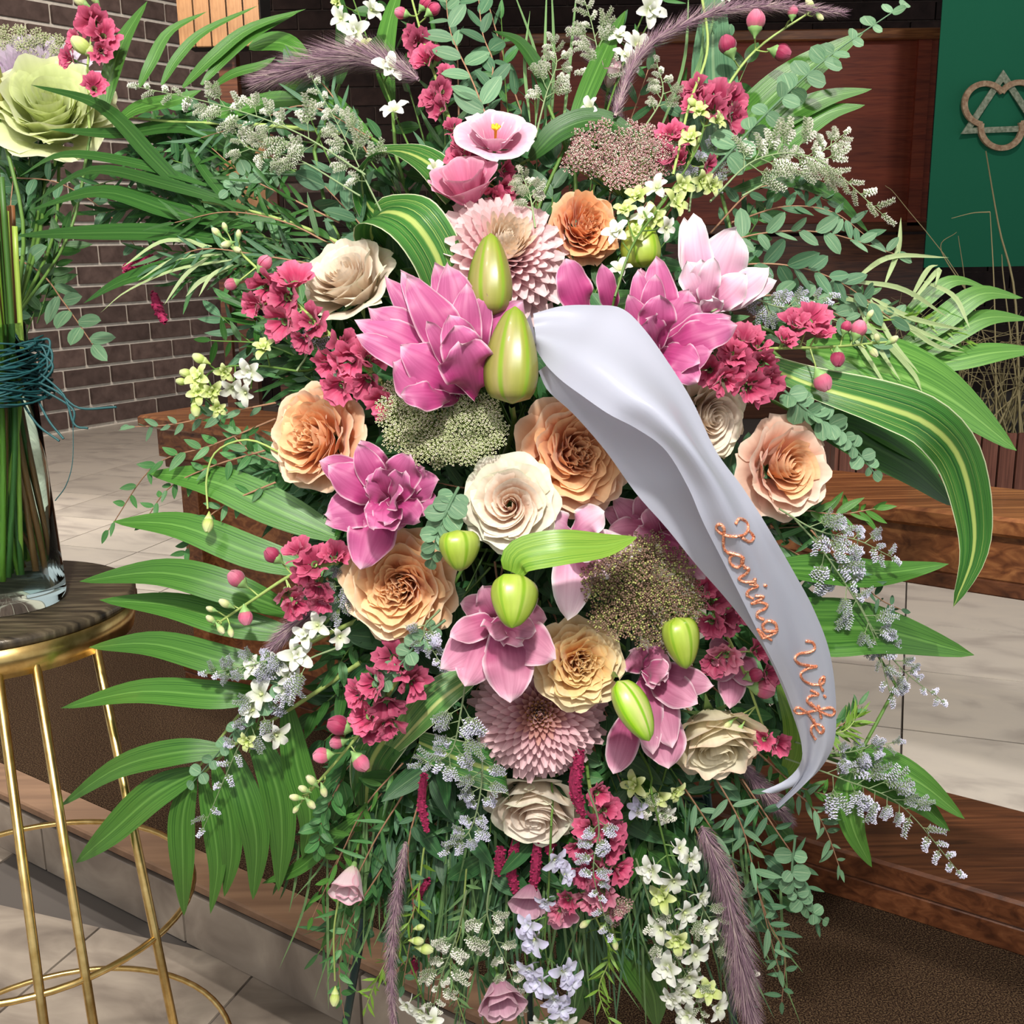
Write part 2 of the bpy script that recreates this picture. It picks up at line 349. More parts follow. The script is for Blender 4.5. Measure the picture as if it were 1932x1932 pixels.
# back wall
t = Thing('wall_back', kind='structure')
YB = 9.45
mb = MB(); mb.box((1.6, YB + .1, 2.0), (8.2, .15, 4.1)); t.part('mortar_bed', mb, m_mortar_d, False)
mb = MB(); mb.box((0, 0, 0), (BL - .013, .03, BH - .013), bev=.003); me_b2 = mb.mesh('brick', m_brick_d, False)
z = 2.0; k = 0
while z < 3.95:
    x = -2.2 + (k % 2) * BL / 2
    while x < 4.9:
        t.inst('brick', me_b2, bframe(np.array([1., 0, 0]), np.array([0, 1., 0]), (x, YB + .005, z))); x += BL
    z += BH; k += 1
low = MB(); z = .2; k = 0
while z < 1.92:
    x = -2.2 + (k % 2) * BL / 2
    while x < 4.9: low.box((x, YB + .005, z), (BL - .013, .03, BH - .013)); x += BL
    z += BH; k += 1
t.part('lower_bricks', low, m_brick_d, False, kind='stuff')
t = Thing('ceiling', kind='structure')
mb = MB(); mb.box((0, 4, 4.15), (14, 14, .1)); t.part('ceiling_board', mb, noisemat('ceiling_paint', [(.3, (.5, .46, .4)), (.7, (.55, .5, .45))], rough=.9), False)
# slatted lectern top left
c0 = at(409, 0, 5.5); 
t = Thing('slatted_lectern', 'tan slatted wooden lectern in front of the brick wall', 'lectern', (c0[0], c0[1], HP))
ztop = 3.0; zb = at(409, 84, 5.5)[2]
wl = .41
mb = MB(); mb.box((c0[0], c0[1] + .16, (ztop + zb) / 2 + .01), (wl, .26, ztop - zb - .02), bev=.004); t.part('cabinet_core', mb, m_dark, False)
mb = MB(); mb.box((0, 0, 0), (wl / 5 - .008, .022, ztop - zb), bev=.003); ms = mb.mesh('slat', m_tan, False)
for i in range(5): t.inst('slat', ms, trans((c0[0] + (i - 2) * wl / 5, c0[1] + .018, (ztop + zb) / 2)))
mb = MB(); mb.box((c0[0] + .0, c0[1] + .17, (zb + HP) / 2), (.09, .09, zb - HP), bev=.01); t.part('pedestal', mb, m_oak_d, False)
mb = MB(); mb.box((c0[0], c0[1] + .17, HP + .03), (.4, .3, .05), bev=.008); t.part('foot_board', mb, m_tan, False)
c1 = at(462, 340, 5.2)
t = Thing('wooden_chair_back', 'plain brown wooden chair back seen between the leaves at upper left', 'chair', (c1[0], c1[1], HP))
mb = MB(); mb.box((c1[0], c1[1], c1[2]), (.22, .04, .34), bev=.01); t.part('back_panel', mb, m_tan, False)
for s in (-1, 1):
    mb = MB(); mb.box((c1[0] + s * .13, c1[1], (c1[2] + .2 + HP) / 2), (.04, .05, c1[2] + .2 - HP), bev=.008); t.part('leg', mb, m_oak_d, False)
# wooden screen right + centre
X0 = at(1700, 70, 7.6); sc_w = 3.0
t = Thing('panelled_screen', 'dark reddish wooden panel screen beside the green banner', 'screen', (X0[0] - 1, X0[1], HP))
xr = at(1775, 70, 7.6)[0]; yl = X0[1]; zt = at(1640, 66, 7.6)[2]; zm = at(1640, 428, 7.6)[2]
mb = MB(); mb.box((xr - sc_w / 2, yl + .05, (zt + zm) / 2), (sc_w, .03, zt - zm)); t.part('panel', mb, m_panel, False)
mb = MB(); mb.box((xr - sc_w / 2, yl + .02, zt), (sc_w, .12, .07), bev=.008); t.part('top_rail', mb, m_oak, False)
mb = MB(); mb.box((xr - .10, yl + .03, (zt + zm) / 2), (.09, .06, zt - zm), bev=.006); t.part('stile', mb, m_panel, False)
mb = MB(); mb.box((xr - sc_w / 2, yl + .03, zm), (sc_w, .06, .07), bev=.006); t.part('middle_rail', mb, m_oak_d, False)
mb = MB(); mb.box((xr - sc_w / 2, yl + .05, (zm + HP) / 2 - .03), (sc_w, .03, zm - HP - .05)); t.part('lower_panel', mb, m_oak_d, False)
# banner
BD = 7.0
t = Thing('hanging_banner', 'dark green cloth banner with a tan emblem at the upper right', 'banner', at(1900, 505, BD))
g = np.zeros((16, 12, 3))
for j in range(16):
    for i in range(12):
        zz = at(1743, 505, BD)[2] + (3.6 - at(1743, 505, BD)[2]) * j / 15
        xx = at(1743, 505, BD)[0] + 1.15 * i / 11
        g[j, i] = (xx, at(1743, 505, BD)[1] + .012 * math.sin(i * 1.3), zz)
mb = MB(); mb.grid(g); g2 = g.copy(); g2[:, :, 1] += .006; mb.grid(g2); t.part('cloth', mb, m_green_cloth)
mb = MB(); yb = at(1743, 505, BD)[1]; mb.tube([(g[0, 0, 0] - .05, yb, 3.6), (g[0, -1, 0] + .05, yb, 3.6)], .02, 8, cap=True); t.part('hanging_pole', mb, m_oak_d)
def emb(x, y): 
    r = ray(x, y); return CAM + r * ((yb - .02) / r[1])
def flatline(mb, pts, w, mat=0, depth=.008):
    pts = np.array(pts); T = nrm(np.gradient(pts, axis=0)); N = np.array([0, -1., 0]); S = np.cross(T, N)
    G = np.stack([pts - S * w / 2, pts - S * w / 2 + N * depth, pts + S * w / 2 + N * depth, pts + S * w / 2], 1); mb.grid(G, mat=mat)
def ringline(mb, outer, inner, dpt):
    N = np.array([0, -1., 0]) * dpt; o = np.array(outer); q = np.array(inner)
    mb.grid(np.stack([o, o + N, q + N, q], 1))
A_, B_, C_ = np.array([1892., 132]), np.array([1812., 253]), np.array([1968., 247]); G_ = (A_ + B_ + C_) / 3
mb = MB(); tr_ = [A_, B_, C_, A_]; ringline(mb, [emb(*p_) for p_ in tr_], [emb(*(G_ + (p_ - G_) * .72)) for p_ in tr_], .010)
t.part('triangle_emblem', mb, m_emb_g, False)
CC = [np.array([1857., 197]), np.array([1921., 195]), np.array([1887., 241])]
for k_, c_ in enumerate(CC):
    oth = [CC[(k_ + 1) % 3], CC[(k_ + 2) % 3]]; runs = []
    aa = np.radians(np.arange(0, 720, 3)); ok = [all(np.linalg.norm(c_ + 39 * np.array([math.cos(a), math.sin(a)]) - q_) > 38 for q_ in oth) for a in aa]
    st = next(i for i in range(1, 240) if ok[i] and not ok[i - 1]); en = st
    while ok[en]: en += 1
    sel = aa[st - 1:en + 1]; dv = np.stack([np.cos(sel), np.sin(sel)], 1)
    mb = MB(); ringline(mb, [emb(*(c_ + d_ * 44)) for d_ in dv], [emb(*(c_ + d_ * 33.5)) for d_ in dv], .022 + .002 * k_); t.part('ring_emblem', mb, m_emb_t, False)
# dried grass planter on the right
c = at(1860, 880, 4.5); zb = HP
zt = at(1860, 815, 4.5)[2]; hh = zt - HP
t = Thing('slatted_planter', 'reddish slatted wooden planter beyond the rail at right', 'planter', (c[0], c[1] + .1, HP))
mb = MB(); mb.box((0, 0, 0), (.062, .015, hh - .07), bev=.002); ms = mb.mesh('slat', m_slat_r, False)
for i in range(17): t.inst('slat', ms, trans((c[0] - .56 + i * .071, c[1], zt - (hh - .07) / 2)))
for i in range(5): t.inst('slat', ms, bframe(np.array([0, 1., 0]), np.array([-1., 0, 0]), (c[0] - .60, c[1] + .04 + i * .071, zt - (hh - .07) / 2)))
mb = MB(); mb.box((c[0] + .02, c[1] + .22, zt - hh / 2 - .01), (1.18, .40, hh - .04)); t.part('planter_box', mb, m_dark, False)
mb = MB(); mb.box((c[0] + .02, c[1] + .22, HP + .04), (1.28, .52, .08), bev=.006); t.part('plinth', mb, m_nosing, False)
t2 = Thing('dried_grass', 'tall dried straw coloured grass rising from the slatted planter', 'grass', (c[0], c[1] + .1, zt - .02))
mb = MB(); rr = random.Random(3)
for i in range(170):
    bx = c[0] - .5 + rr.random() * 1.05; by = c[1] + .06 + rr.random() * .3
    L = rr.uniform(.15, .6); dx = rr.gauss(0, .22)
    pts = spline([(bx, by, zt - .02), (bx + dx * .4, by, zt + L * .7), (bx + dx * 1.2, by - .03, zt + L * rr.uniform(.6, 1.))], 6)
    mb.tube(pts, np.linspace(.004, .0008, 6), 3)
t2.part('blades', mb, m_straw, kind='stuff')
def stalk(pp, d, r):
    mb = MB(); pts = spline([at(x, y, d) for x, y in pp], 14); mb.tube(pts, np.linspace(r, r * .4, 14), 4); return mb
for pp, r in (([(1925, 820), (1915, 560), (1885, 430), (1860, 285)], .006), ([(1880, 820), (1876, 560), (1868, 400)], .004), ([(1930, 820), (1895, 540), (1890, 480)], .004),
              ([(1830, 820), (1822, 560), (1808, 445)], .003), ([(1900, 820), (1830, 560), (1700, 380), (1670, 350)], .0025), ([(1868, 400), (1835, 402), (1795, 412)], .003),
              ([(1830, 560), (1775, 470), (1805, 438)], .003), ([(1870, 830), (1905, 760), (1932, 700)], .007), ([(1840, 830), (1880, 780), (1925, 740)], .006)):
    t2.part('stalk', stalk(pp, 4.55, r), m_straw)
# ------------------------------------------------------------------ gold stand with the vase
SCN = at(-22, 1128, 1.42); zt = SCN[2]; RT = .178
t = Thing('gold_plant_stand', 'round gold wire plant stand with dark metal top carrying the glass vase', 'plant stand', (SCN[0], SCN[1], 0))
def lathe(prof, n, c, mats=0):
    mb = MB(); th = np.linspace(0, 2 * PI, n, endpoint=False)
    G = np.array([[(c[0] + r * math.cos(a), c[1] + r * math.sin(a), z) for a in th] for r, z in prof])
    u, v = np.meshgrid(np.linspace(0, 1, n), np.linspace(0, 1, len(prof))); mb.grid(G, np.dstack([u, v]), wrap=True); return mb
t.part('table_top', lathe([(.0001, zt), (RT - .006, zt), (RT, zt - .003), (RT, zt - .012), (RT - .01, zt - .014), (.0001, zt - .014)], 64, SCN), m_dtop)
t.part('rim_band', lathe([(RT - .002, zt - .013), (RT + .001, zt - .013), (RT - .006, zt - .05), (RT - .009, zt - .05), (RT - .005, zt - .013)], 64, SCN), m_brass)
RB = .30
def rp(a, f): r = RT - .012 + (RB - RT) * (1 - f); return np.array([SCN[0] + r * math.cos(a), SCN[1] + r * math.sin(a), (zt - .02) * f + .0])
for a in np.radians([-85, -64, -50, -23, 150, 180, 215, 250]):
    mb = MB(); mb.tube([rp(a, 1), rp(a, 0)], .0058, 8, cap=True); t.part('rod', mb, m_brass)
def hoop(f0, tilt, ph, name='hoop'):
    pts = []
    for i in range(61):
        a = 2 * PI * i / 60; f = f0 + tilt * math.cos(a - ph); pts.append(rp(a, f))
    mb = MB(); mb.tube(pts, .0045, 7); t.part(name, mb, m_brass)
hoop(.585, .0, 0); hoop(.30, 0, 0); hoop(.02, 0, 0)
# vase
m_glass = NT('vase_glass'); g = m_glass.n('ShaderNodeBsdfPrincipled'); g.inputs['Base Color'].default_value = (.80, .95, .90, 1); g.inputs['Transmission Weight'].default_value = 1; g.inputs['Roughness'].default_value = .02; g.inputs['IOR'].default_value = 1.12
m_glass.l(g.outputs[0], m_glass.out.inputs[0]); m_glass = m_glass.m
VC = at(8, 1092, 1.40); VC[2] = zt; RV = .069; HV = .345
v = Thing('glass_vase', 'clear green tinted glass cylinder vase standing on the gold stand', 'vase', VC)
th = .0035
v.part('glass_body', lathe([(.0001, zt + .001), (RV, zt + .001), (RV + .002, zt + .01), (RV - .004, zt + HV * .5), (RV - .010, zt + HV), (RV - .010 - th, zt + HV), (RV - .004 - th, zt + HV * .5), (RV - th, zt + .022), (.0001, zt + .018)], 48, VC), m_glass)
m_raf = plain('teal_raffia', (.008, .07, .075), .55, var=.4)
rf = Thing('raffia_bow', 'dark teal raffia strands tied around the neck of the glass vase', 'raffia', VC + ZD * .33)
rr = random.Random(5); mb = MB()
zr = at(40, 690, 1.38)[2]
for i in range(34):
    z_ = zr + rr.uniform(-.028, .03); pts = [(VC[0] + (RV + .002 + rr.random() * .014) * math.cos(a), VC[1] + (RV + .002 + rr.random() * .006) * math.sin(a), z_ + .01 * math.sin(a * 2 + i)) for a in np.linspace(0, 2 * PI, 20)]
    mb.tube(spline(pts, 30), .0014, 4)
rf.part('wrapped_strands', mb, m_raf, kind='stuff')
for pp in ([(70, 700), (120, 745), (140, 800), (166, 808)], [(60, 715), (110, 740), (150, 770), (220, 768)], [(60, 730), (90, 790), (120, 828)], [(70, 690), (90, 670), (92, 640), (60, 648)], [(20, 700), (80, 735), (136, 770), (138, 800)],
           [(60, 705), (95, 690), (92, 655), (40, 650)], [(30, 740), (70, 800), (112, 832)], [(138, 800), (137, 870), (125, 915), (104, 945)], [(50, 650), (100, 690), (60, 740)], [(40, 645), (80, 655), (88, 700), (50, 725)]):
    r_ = .0006 if pp[0] == (138, 800) else .0017
    mb = MB(); mb.tube(spline([at(x, y, 1.33) for x, y in pp], 16), r_, 4); rf.part('loose_strand', mb, m_raf)
# ------------------------------------------------------------------ plant materials
m_stem = plain('stem_green', (.10, .20, .035), .5, var=.3)
m_stem_l = plain('stem_pale', (.33, .44, .12), .5, var=.2)
m_twig = plain('twig_reddish', (.30, .16, .09), .6, var=.3)
m_palm = leafmat('palm_leaf', (.028, .115, .014), (.10, .27, .038), rib=(.16, .36, .07))
m_palm_d = leafmat('palm_leaf_deep', (.013, .065, .010), (.045, .15, .022), rib=(.08, .2, .04))
m_aspi = leafmat('aspidistra_leaf', (.035, .14, .018), (.14, .33, .055), rib=(.22, .42, .10), streak=34)
m_var = varieg('variegated_leaf', (.015, .085, .018), (.07, .23, .04), (.50, .60, .16))
m_var2 = varieg('variegated_leaf_pale', (.04, .17, .04), (.16, .36, .08), (.62, .68, .25), .36)
m_euc = leafmat('eucalyptus_leaf', (.035, .12, .058), (.115, .24, .12), rib=(.22, .33, .17), rough=.6, var=.4)
m_euc_l = leafmat('eucalyptus_pale', (.07, .185, .095), (.20, .34, .18), rib=(.30, .42, .24), rough=.6, var=.35)
m_rus = leafmat('ruscus_leaf', (.03, .13, .035), (.10, .28, .075), rib=(.2, .35, .12), var=.5)
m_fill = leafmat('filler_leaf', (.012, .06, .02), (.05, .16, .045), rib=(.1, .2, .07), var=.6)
m_grass = leafmat('grass_leaf', (.22, .33, .12), (.50, .58, .30), var=.3, rough=.5)
m_grass_g = leafmat('grass_green', (.08, .20, .06), (.25, .40, .16), var=.4, rough=.5)
m_lime = leafmat('lime_leaf', (.10, .25, .02), (.27, .43, .055), rib=(.2, .38, .05), rough=.35)
m_foam = noisemat('floral_foam', [(.4, (.008, .022, .01)), (.7, (.015, .04, .018))], scale=90, rough=1)
m_white = petalmat('white_petal', (.55, .62, .32), (.80, .82, .70), (.88, .88, .84), tr=.3, streak=8, vein=.06)
m_lav = petalmat('lavender_petal', (.62, .66, .60), (.72, .72, .86), (.66, .62, .86), tr=.3, streak=8, vein=.06)
m_yg = petalmat('yellowgreen_petal', (.38, .52, .08), (.60, .70, .22), (.74, .80, .42), tr=.3, streak=8, vein=.06)
m_stock = petalmat('raspberry_petal', (.32, .03, .08), (.52, .045, .13), (.66, .13, .24), tr=.3, var=.5, streak=7, vein=.2)
m_stock_p = petalmat('rose_pink_petal', (.55, .22, .22), (.66, .13, .24), (.78, .30, .40), tr=.3, var=.3, streak=7, vein=.15)
m_calyx = plain('calyx_green', (.22, .38, .12), .5, var=.3)
m_bud_y = petalmat('bud_cream', (.30, .45, .14), (.62, .66, .30), (.74, .72, .45), tr=.2, streak=8)
m_stat = plain('statice_lavender', (.74, .72, .90), .8, var=.35, trans_=.15)
m_stat_w = plain('statice_white', (.94, .91, .82), .8, var=.2, trans_=.15)
m_stat_s = plain('statice_stem', (.22, .30, .14), .7, var=.2)
m_plume = plain('plume_purple', (.22, .13, .17), .9, var=.2)
m_plume_t = plain('plume_tan', (.42, .32, .30), .9, var=.2)
m_ama = noisemat('amaranth_crimson', [(.3, (.16, .006, .035)), (.7, (.42, .02, .10))], scale=300, rough=.9)
m_ql_g = plain('lace_pale_green', (.55, .60, .32), .8, var=.3, trans_=.15)
m_ql_y = plain('lace_olive', (.36, .36, .12), .8, var=.2)
m_ql_w = plain('lace_cream', (.72, .66, .52), .8, var=.2)
m_ql_b = plain('lace_maroon', (.20, .12, .08), .8, var=.4)
m_ql_p = plain('lace_mauve', (.46, .25, .25), .8, var=.4)
m_ql_s = plain('lace_stalk', (.24, .33, .07), .6)
# ------------------------------------------------------------------ generic shapes
def blade_mb(mb, spine, w, normal, fold=.12, wave=0., nu=5, prof=None, mat=0, twist=0., seed=0, cup=0., tipfold=0.):
    S = np.asarray(spine); n = len(S); t = np.linspace(0, 1, n)
    T = nrm(np.gradient(S, axis=0)); N = np.asarray(normal, float)
    N = np.tile(N, (n, 1)) if N.ndim == 1 else N
    X = nrm(np.cross(T, N)); Z = np.cross(X, T)
    if twist:
        a = (twist * t)[:, None]; X, Z = X * np.cos(a) + Z * np.sin(a), Z * np.cos(a) - X * np.sin(a)
    prof = prof if prof is not None else np.sin(PI * np.clip(t, 0, 1) ** .75) ** .8
    u = np.linspace(-1, 1, nu); hw = w / 2 * prof
    hw[-1] = max(hw[-1], w * .004); hw[0] = max(hw[0], w * .02)
    ph = seed * 1.7
    G = S[:, None] + X[:, None] * (hw[:, None] * u)[..., None]
    lift = -fold * np.abs(u)[None] * hw[:, None] * -1 + cup * (u ** 2)[None] * hw[:, None]
    if wave: lift = lift + wave * w * (u ** 2)[None] * np.sin(t * 17 + ph + np.sign(u)[None].T * 1.3 if False else (t * 15 + ph))[:, None] * np.where(u >= 0, 1, -.8)[None]
    G = G + Z[:, None] * lift[..., None]
    uu, vv = np.meshgrid((u + 1) / 2, t); mb.grid(G, np.dstack([uu, vv]), mat)
PROF = {}
def mkprof(f, n=9): return np.array([f(t) for t in np.linspace(0, 1, n)])
def leafmesh(kind, mat, var):
    w = {'lance': .26, 'oval': .50, 'round': .92, 'willow': .12, 'ruscus': .36, 'fern': .16}[kind]
    n = 8; t = np.linspace(0, 1, n)
    pr = {'lance': np.sin(PI * t ** .8) ** .8, 'oval': np.sin(PI * t ** .9) ** .6, 'round': np.sin(PI * np.clip(t, 0, 1)) ** .45, 'willow': np.sin(PI * t ** .7) ** .7, 'ruscus': np.sin(PI * t ** .75) ** .8, 'fern': np.sin(PI * t ** .8)}[kind]
    b = [-.14, .05, .2, -.05][var]; s = [.05, -.06, .08, -.1][var]
    S = np.stack([s * t ** 2, t, b * t * t - .12 * b * t], 1)
    mb = MB(); blade_mb(mb, S, w, (0, 0, 1), fold=.22 if kind != 'round' else -.1, prof=pr, nu=5 if kind in ('oval', 'round') else 3, cup=0 if kind != 'round' else .25)
    return mb.mesh('leaf', mat)
_lm = {}
def leaf_me(kind, mat):
    k = (kind, mat.name)
    if k not in _lm: _lm[k] = [leafmesh(kind, mat, v) for v in range(4)]
    return _lm[k][rnd.randrange(4)]
VIEW = -fwd
def pts3(path):
    """(x, y[, offset]) photo positions on the bouquet's curved front turned into world points"""
    return np.array([P(p[0], p[1], p[2] if len(p) > 2 else 0) for p in path])
FOAM = at(985, 960, 1.40)
def tail(base, d=None, r=.0016, n=9, jit=.04):
    d = -VIEW if d is None else d
    q_ = base - CAM; fx = 966 + F_PX * (q_ @ RIGHT) / (q_ @ fwd)
    left_ = fx < 235 and q_ @ fwd > 1.30 and q_ @ UP > -.2
    if left_:
        tgt = at(30, 600, 1.42); return spline([base, base * .5 + tgt * .5 + fwd * .05, tgt], n)
    tgt = FOAM + RIGHT * rnd.gauss(0, jit) + UP * rnd.gauss(0, jit * 1.5) + fwd * rnd.uniform(-.02, .03)
    L = np.linalg.norm(tgt - base)
    return spline([base, base + d * L * .3 + fwd * .02, tgt], n)
def stem_to_foam(th, base, d=None, r=.002, mat=None):
    pts = tail(base, d); mb = MB(); mb.tube(pts, r, 5); th.part('stem', mb, mat or m_stem)
def sprig(name, label, cat, path, kind, n, size, mat, stem=None, spread=55, alt=True, r=.0012, group=None, world=False, szj=.25, taper=.5, tipleaf=True, up=None, foam=True, petiole=.04, both=False, face=.5):
    S = spline(path if world else pts3(path), 24); th = Thing(name, label, cat, S[0], group)
    mb = MB(); mb.tube(S, np.linspace(r, r * .45, 24), 5)
    th.part('stem', mb, stem or m_stem)
    T = nrm(np.gradient(S, axis=0)); L = size * 1.12 / F_PX
    k = 0
    for i in range(n):
        f = .10 + .9 * (i + .5) / n; q = S[min(int(f * 23), 23)]; tt = T[min(int(f * 23), 23)]
        for sd in ((1, -1) if both else ((1,) if i % 2 else (-1,))):
            nn = nrm(VIEW * 1. + np.array([rnd.gauss(0, face), rnd.gauss(0, face), rnd.gauss(0, face)]) * .8 + ZD * .3)
            side = nrm(np.cross(tt, nn)); a = math.radians(spread + rnd.gauss(0, 13))
            d = nrm(tt * math.cos(a) + side * math.sin(a) * sd + nn * rnd.gauss(.05, .25))
            s = L * (1 - taper * f ** 2) * (1 + rnd.uniform(-szj, szj)) 
            th.inst('leaf', leaf_me(kind, mat), frame(d, nn, q, s)); k += 1
    if tipleaf:
        th.inst('leaf', leaf_me(kind, mat), frame(T[-1], VIEW + ZD * .3, S[-1], L * (1 - taper) * 1.1))
    return th
def to_foam(th, p0, r=.0015):
    pass
# ---- blades and palm fronds
def bladepath(pts, w, normal=None, prof=None, mb=None, fold=.15, twist=0, nu=7, n=18, wave=0, seed=0):
    mb = mb or MB(); S = spline(pts3(pts), n); nn = nrm(VIEW + ZD * .5) if normal is None else normal
    t = np.linspace(0, 1, n)
    blade_mb(mb, S, px(w, 1.2), nn, fold, wave, nu, prof if prof is not None else np.sin(PI * np.clip(.03 + .97 * t, 0, 1) ** .85) ** .75, twist=twist, seed=seed); return mb
def frond(label, rachis, leaflets, mat, name='palm_frond', cat='leaf', rr=.003, group=None, stemmat=None, **k):
    S = pts3(rachis); th = Thing(name, label, cat, S[0], group)
    mb = MB(); mb.tube(spline(S, 16), np.linspace(rr, rr * .4, 16), 6); th.part('rachis', mb, stemmat or m_stem_l)
    for lf in leaflets:
        w = lf[0]; th.part('leaflet', bladepath(lf[1:], w, seed=rnd.random() * 9, **k), mat)
    return th
# ---- roses
def petal_sheet(R, half, h, base=-.35, flare=.0, ruf=.05, seed=0, nu=9, nv=7, notch=.0, twist=.0, k=3, inr=.12):
    r_ = random.Random(seed); ph = r_.random() * 6.28; ph2 = r_.random() * 6.28
    G = np.zeros((nv, nu, 3))
    for j in range(nv):
        v = j / (nv - 1)
        for i in range(nu):
            u = -1 + 2 * i / (nu - 1)
            wv = (.35 + .65 * math.sin(min(1, v * 1.25) * PI / 2))
            a = half * u * wv * (1 - .12 * max(0, v - .8) / .2 * abs(u))
            rad = inr + (R - inr) * (v ** .62) + flare * max(0, v - .6) ** 1.6 * 3
            rad *= 1 + twist * u
            rad += ruf * math.sin(k * u * 2 + ph) * v * R + ruf * .35 * math.sin(7 * u + ph2) * max(0, v - .5) * 1.6
            z = base + (h - base) * (v ** .95) * (1 - .10 * u * u * v) - abs(flare) * 2.6 * max(0, v - .72) ** 1.5
            z += ruf * .8 * math.sin(5.5 * u + ph2) * max(0, v - .55) - notch * math.exp(-(u / .25) ** 2) * max(0, v - .8)
            G[j, i] = (rad * math.sin(a), rad * math.cos(a), z)
    return G
def rose_protos(name, m_in, m_out, seed, ruffle=.07, layers=7, pin=5, rmax=.66, quarter=True):
    rr = random.Random(seed); wh = MB()
    for L in range(layers):
        f = L / (layers - 1); R = .09 + (rmax - .09) * f; n = 3 + int(f * 2.2)
        for k in range(n):
            G = petal_sheet(R, PI / n * 1.45, .42 + .06 * (1 - f) + rr.uniform(-.06, .06), -.3, .015 + .05 * f, ruffle * (1.3 if quarter else .6), rr.random() * 999, 13, 7, twist=.26, k=rr.choice((2, 3)))
            a = L * 2.4 + k * 2 * PI / n + rr.uniform(-.2, .2); M = rotz(a)
            if quarter and f > .1 and f < .75:
                M = M @ trans((0, 0, 0)); M[:3, 3] += (rr.uniform(-.08, .08), rr.uniform(-.08, .08), 0)
            wh.grid(G @ M[:3, :3].T + M[:3, 3])
    if quarter:
        for k in range(4):
            a0 = k * PI / 2 + rr.random(); cx, cy = .17 * math.cos(a0), .17 * math.sin(a0)
            for q in range(3):
                G = petal_sheet(.08 + .06 * q, 1.6, .5 - .02 * q, -.2, .02, .10, rr.random() * 999, 11, 6, twist=.3)
                M = rotz(a0 + q * 2 + rr.random()); M[:3, 3] = (cx, cy, 0); wh.grid(G @ M[:3, :3].T + M[:3, 3])
    me_w = wh.mesh('petal_whorl', m_in)
    outs = []
    for (R, h, fl) in ((.76, .40, .08), (.88, .24, .14), (1.0, .02, .20)):
        row = []
        for s in range(2):
            mb = MB(); mb.grid(petal_sheet(R, .80, h, -.5, fl, .06, rr.random() * 999, 13, 9, notch=-.12)); row.append(mb.mesh('petal', m_out))
        outs.append(row)
    sep = MB(); sep.grid(np.array([[((.10 * (1 - v) + .012) * u, .1 + v * .55, -.5 + .02 * v - .1 * v * v) for u in (-1, 0, 1)] for v in np.linspace(0, 1, 6)]))
    hip = MB(); hip.grid(np.array([[(r * math.cos(a), r * math.sin(a), z) for a in np.linspace(0, 2 * PI, 10, endpoint=False)] for r, z in ((.03, -.75), (.10, -.68), (.13, -.56), (.12, -.46))]), wrap=True)
    return dict(w=me_w, o=outs, s=sep.mesh('sepal', m_calyx), h=hip.mesh('rose_hip', m_calyx))
def rose(label, x, y, R, face, pr, off=-.03, roll=0, deep=1., layers=3, cat='rose', name='rose', sq=1., closed=0.):
    s = px(R * .87, d0(x, y) + off); c = P(x, y, off + .02)
    n = nrm(VIEW + RIGHT * face[0] + UP * face[1]); M0 = zframe(n, c, s, roll) @ scl(1, sq, deep)
    th = Thing(name, label, cat, c)
    th.inst('petal_whorl', pr['w'], M0)
    for L in range(layers):
        k = 5
        for i in range(k):
            a = i * 2 * PI / k + L * .63 + rnd.uniform(-.12, .12)
            th.inst('petal', pr['o'][L][i % 2], M0 @ rotz(a) @ rotx(rnd.uniform(-.05, .08) + closed * .35) @ scl(1 + rnd.uniform(-.05, .05)))
    hip = th.inst('rose_hip', pr['h'], M0)
    for i in range(5):
        o = bpy.data.objects.new('sepal', pr['s']); COL.objects.link(o); o.parent = hip; o.matrix_basis = Matrix(rotz(i * 1.257).tolist())
    stem_to_foam(th, c - n * s * .72 * deep, -n, .0025)
    return th
# ---- lily
def lily_petal(th, base, tip, w, bulge, mat, recurve=.0, seed=0, wave=.15, nn=None, prof=None, fold=.25, name='petal'):
    base, tip = np.asarray(base), np.asarray(tip); L = np.linalg.norm(tip - base); t = np.linspace(0, 1, 15)[:, None]
    n = VIEW if nn is None else nn
    S = base + (tip - base) * t + n * (bulge * L * np.sin(PI * t ** .9) - recurve * L * t ** 3)
    tt = t[:, 0]; prof = 1.06 * np.sin(PI * (.08 + .92 * tt) ** 1.25) ** .58 if prof is None else prof
    prof = prof * (.55 + .45 * np.clip(tt * 3, 0, 1)) * (1 - .15 * np.clip((tt - .8) / .2, 0, 1)); mb = MB()
    S = S + nrm(np.cross(tip - base, n)) * (math.sin(seed * 5.3) * .04 * L * np.sin(PI * t))
    blade_mb(mb, S, w, n, fold=-fold, wave=wave, nu=9, prof=prof, seed=seed)
    return th.part(name, mb, mat)
def lily(label, cx, cy, petals, mat, off=-.04, name='double_lily', cat='lily', stamens=0):
    c = P(cx, cy, off + .05); th = Thing(name, label, cat, c)
    for i, p_ in enumerate(petals):
        tx, ty, w, lift = p_[:4]; bx, by = p_[4:6] if len(p_) > 5 else (cx, cy)
        z0 = off + .035 - .004 * i
        b = P(bx, by, z0); tip = at(tx, ty, d0(cx, cy) + off - lift - .003 * i)
        dn = nrm(VIEW - nrm(tip - b) * .35 + ZD * .25)
        lily_petal(th, b, tip, px(w, 1.1), .10 + .04 * math.sin(i * 2.3), mat, .06, i + cx, nn=dn)
    stem_to_foam(th, c, None, .003)
    return th
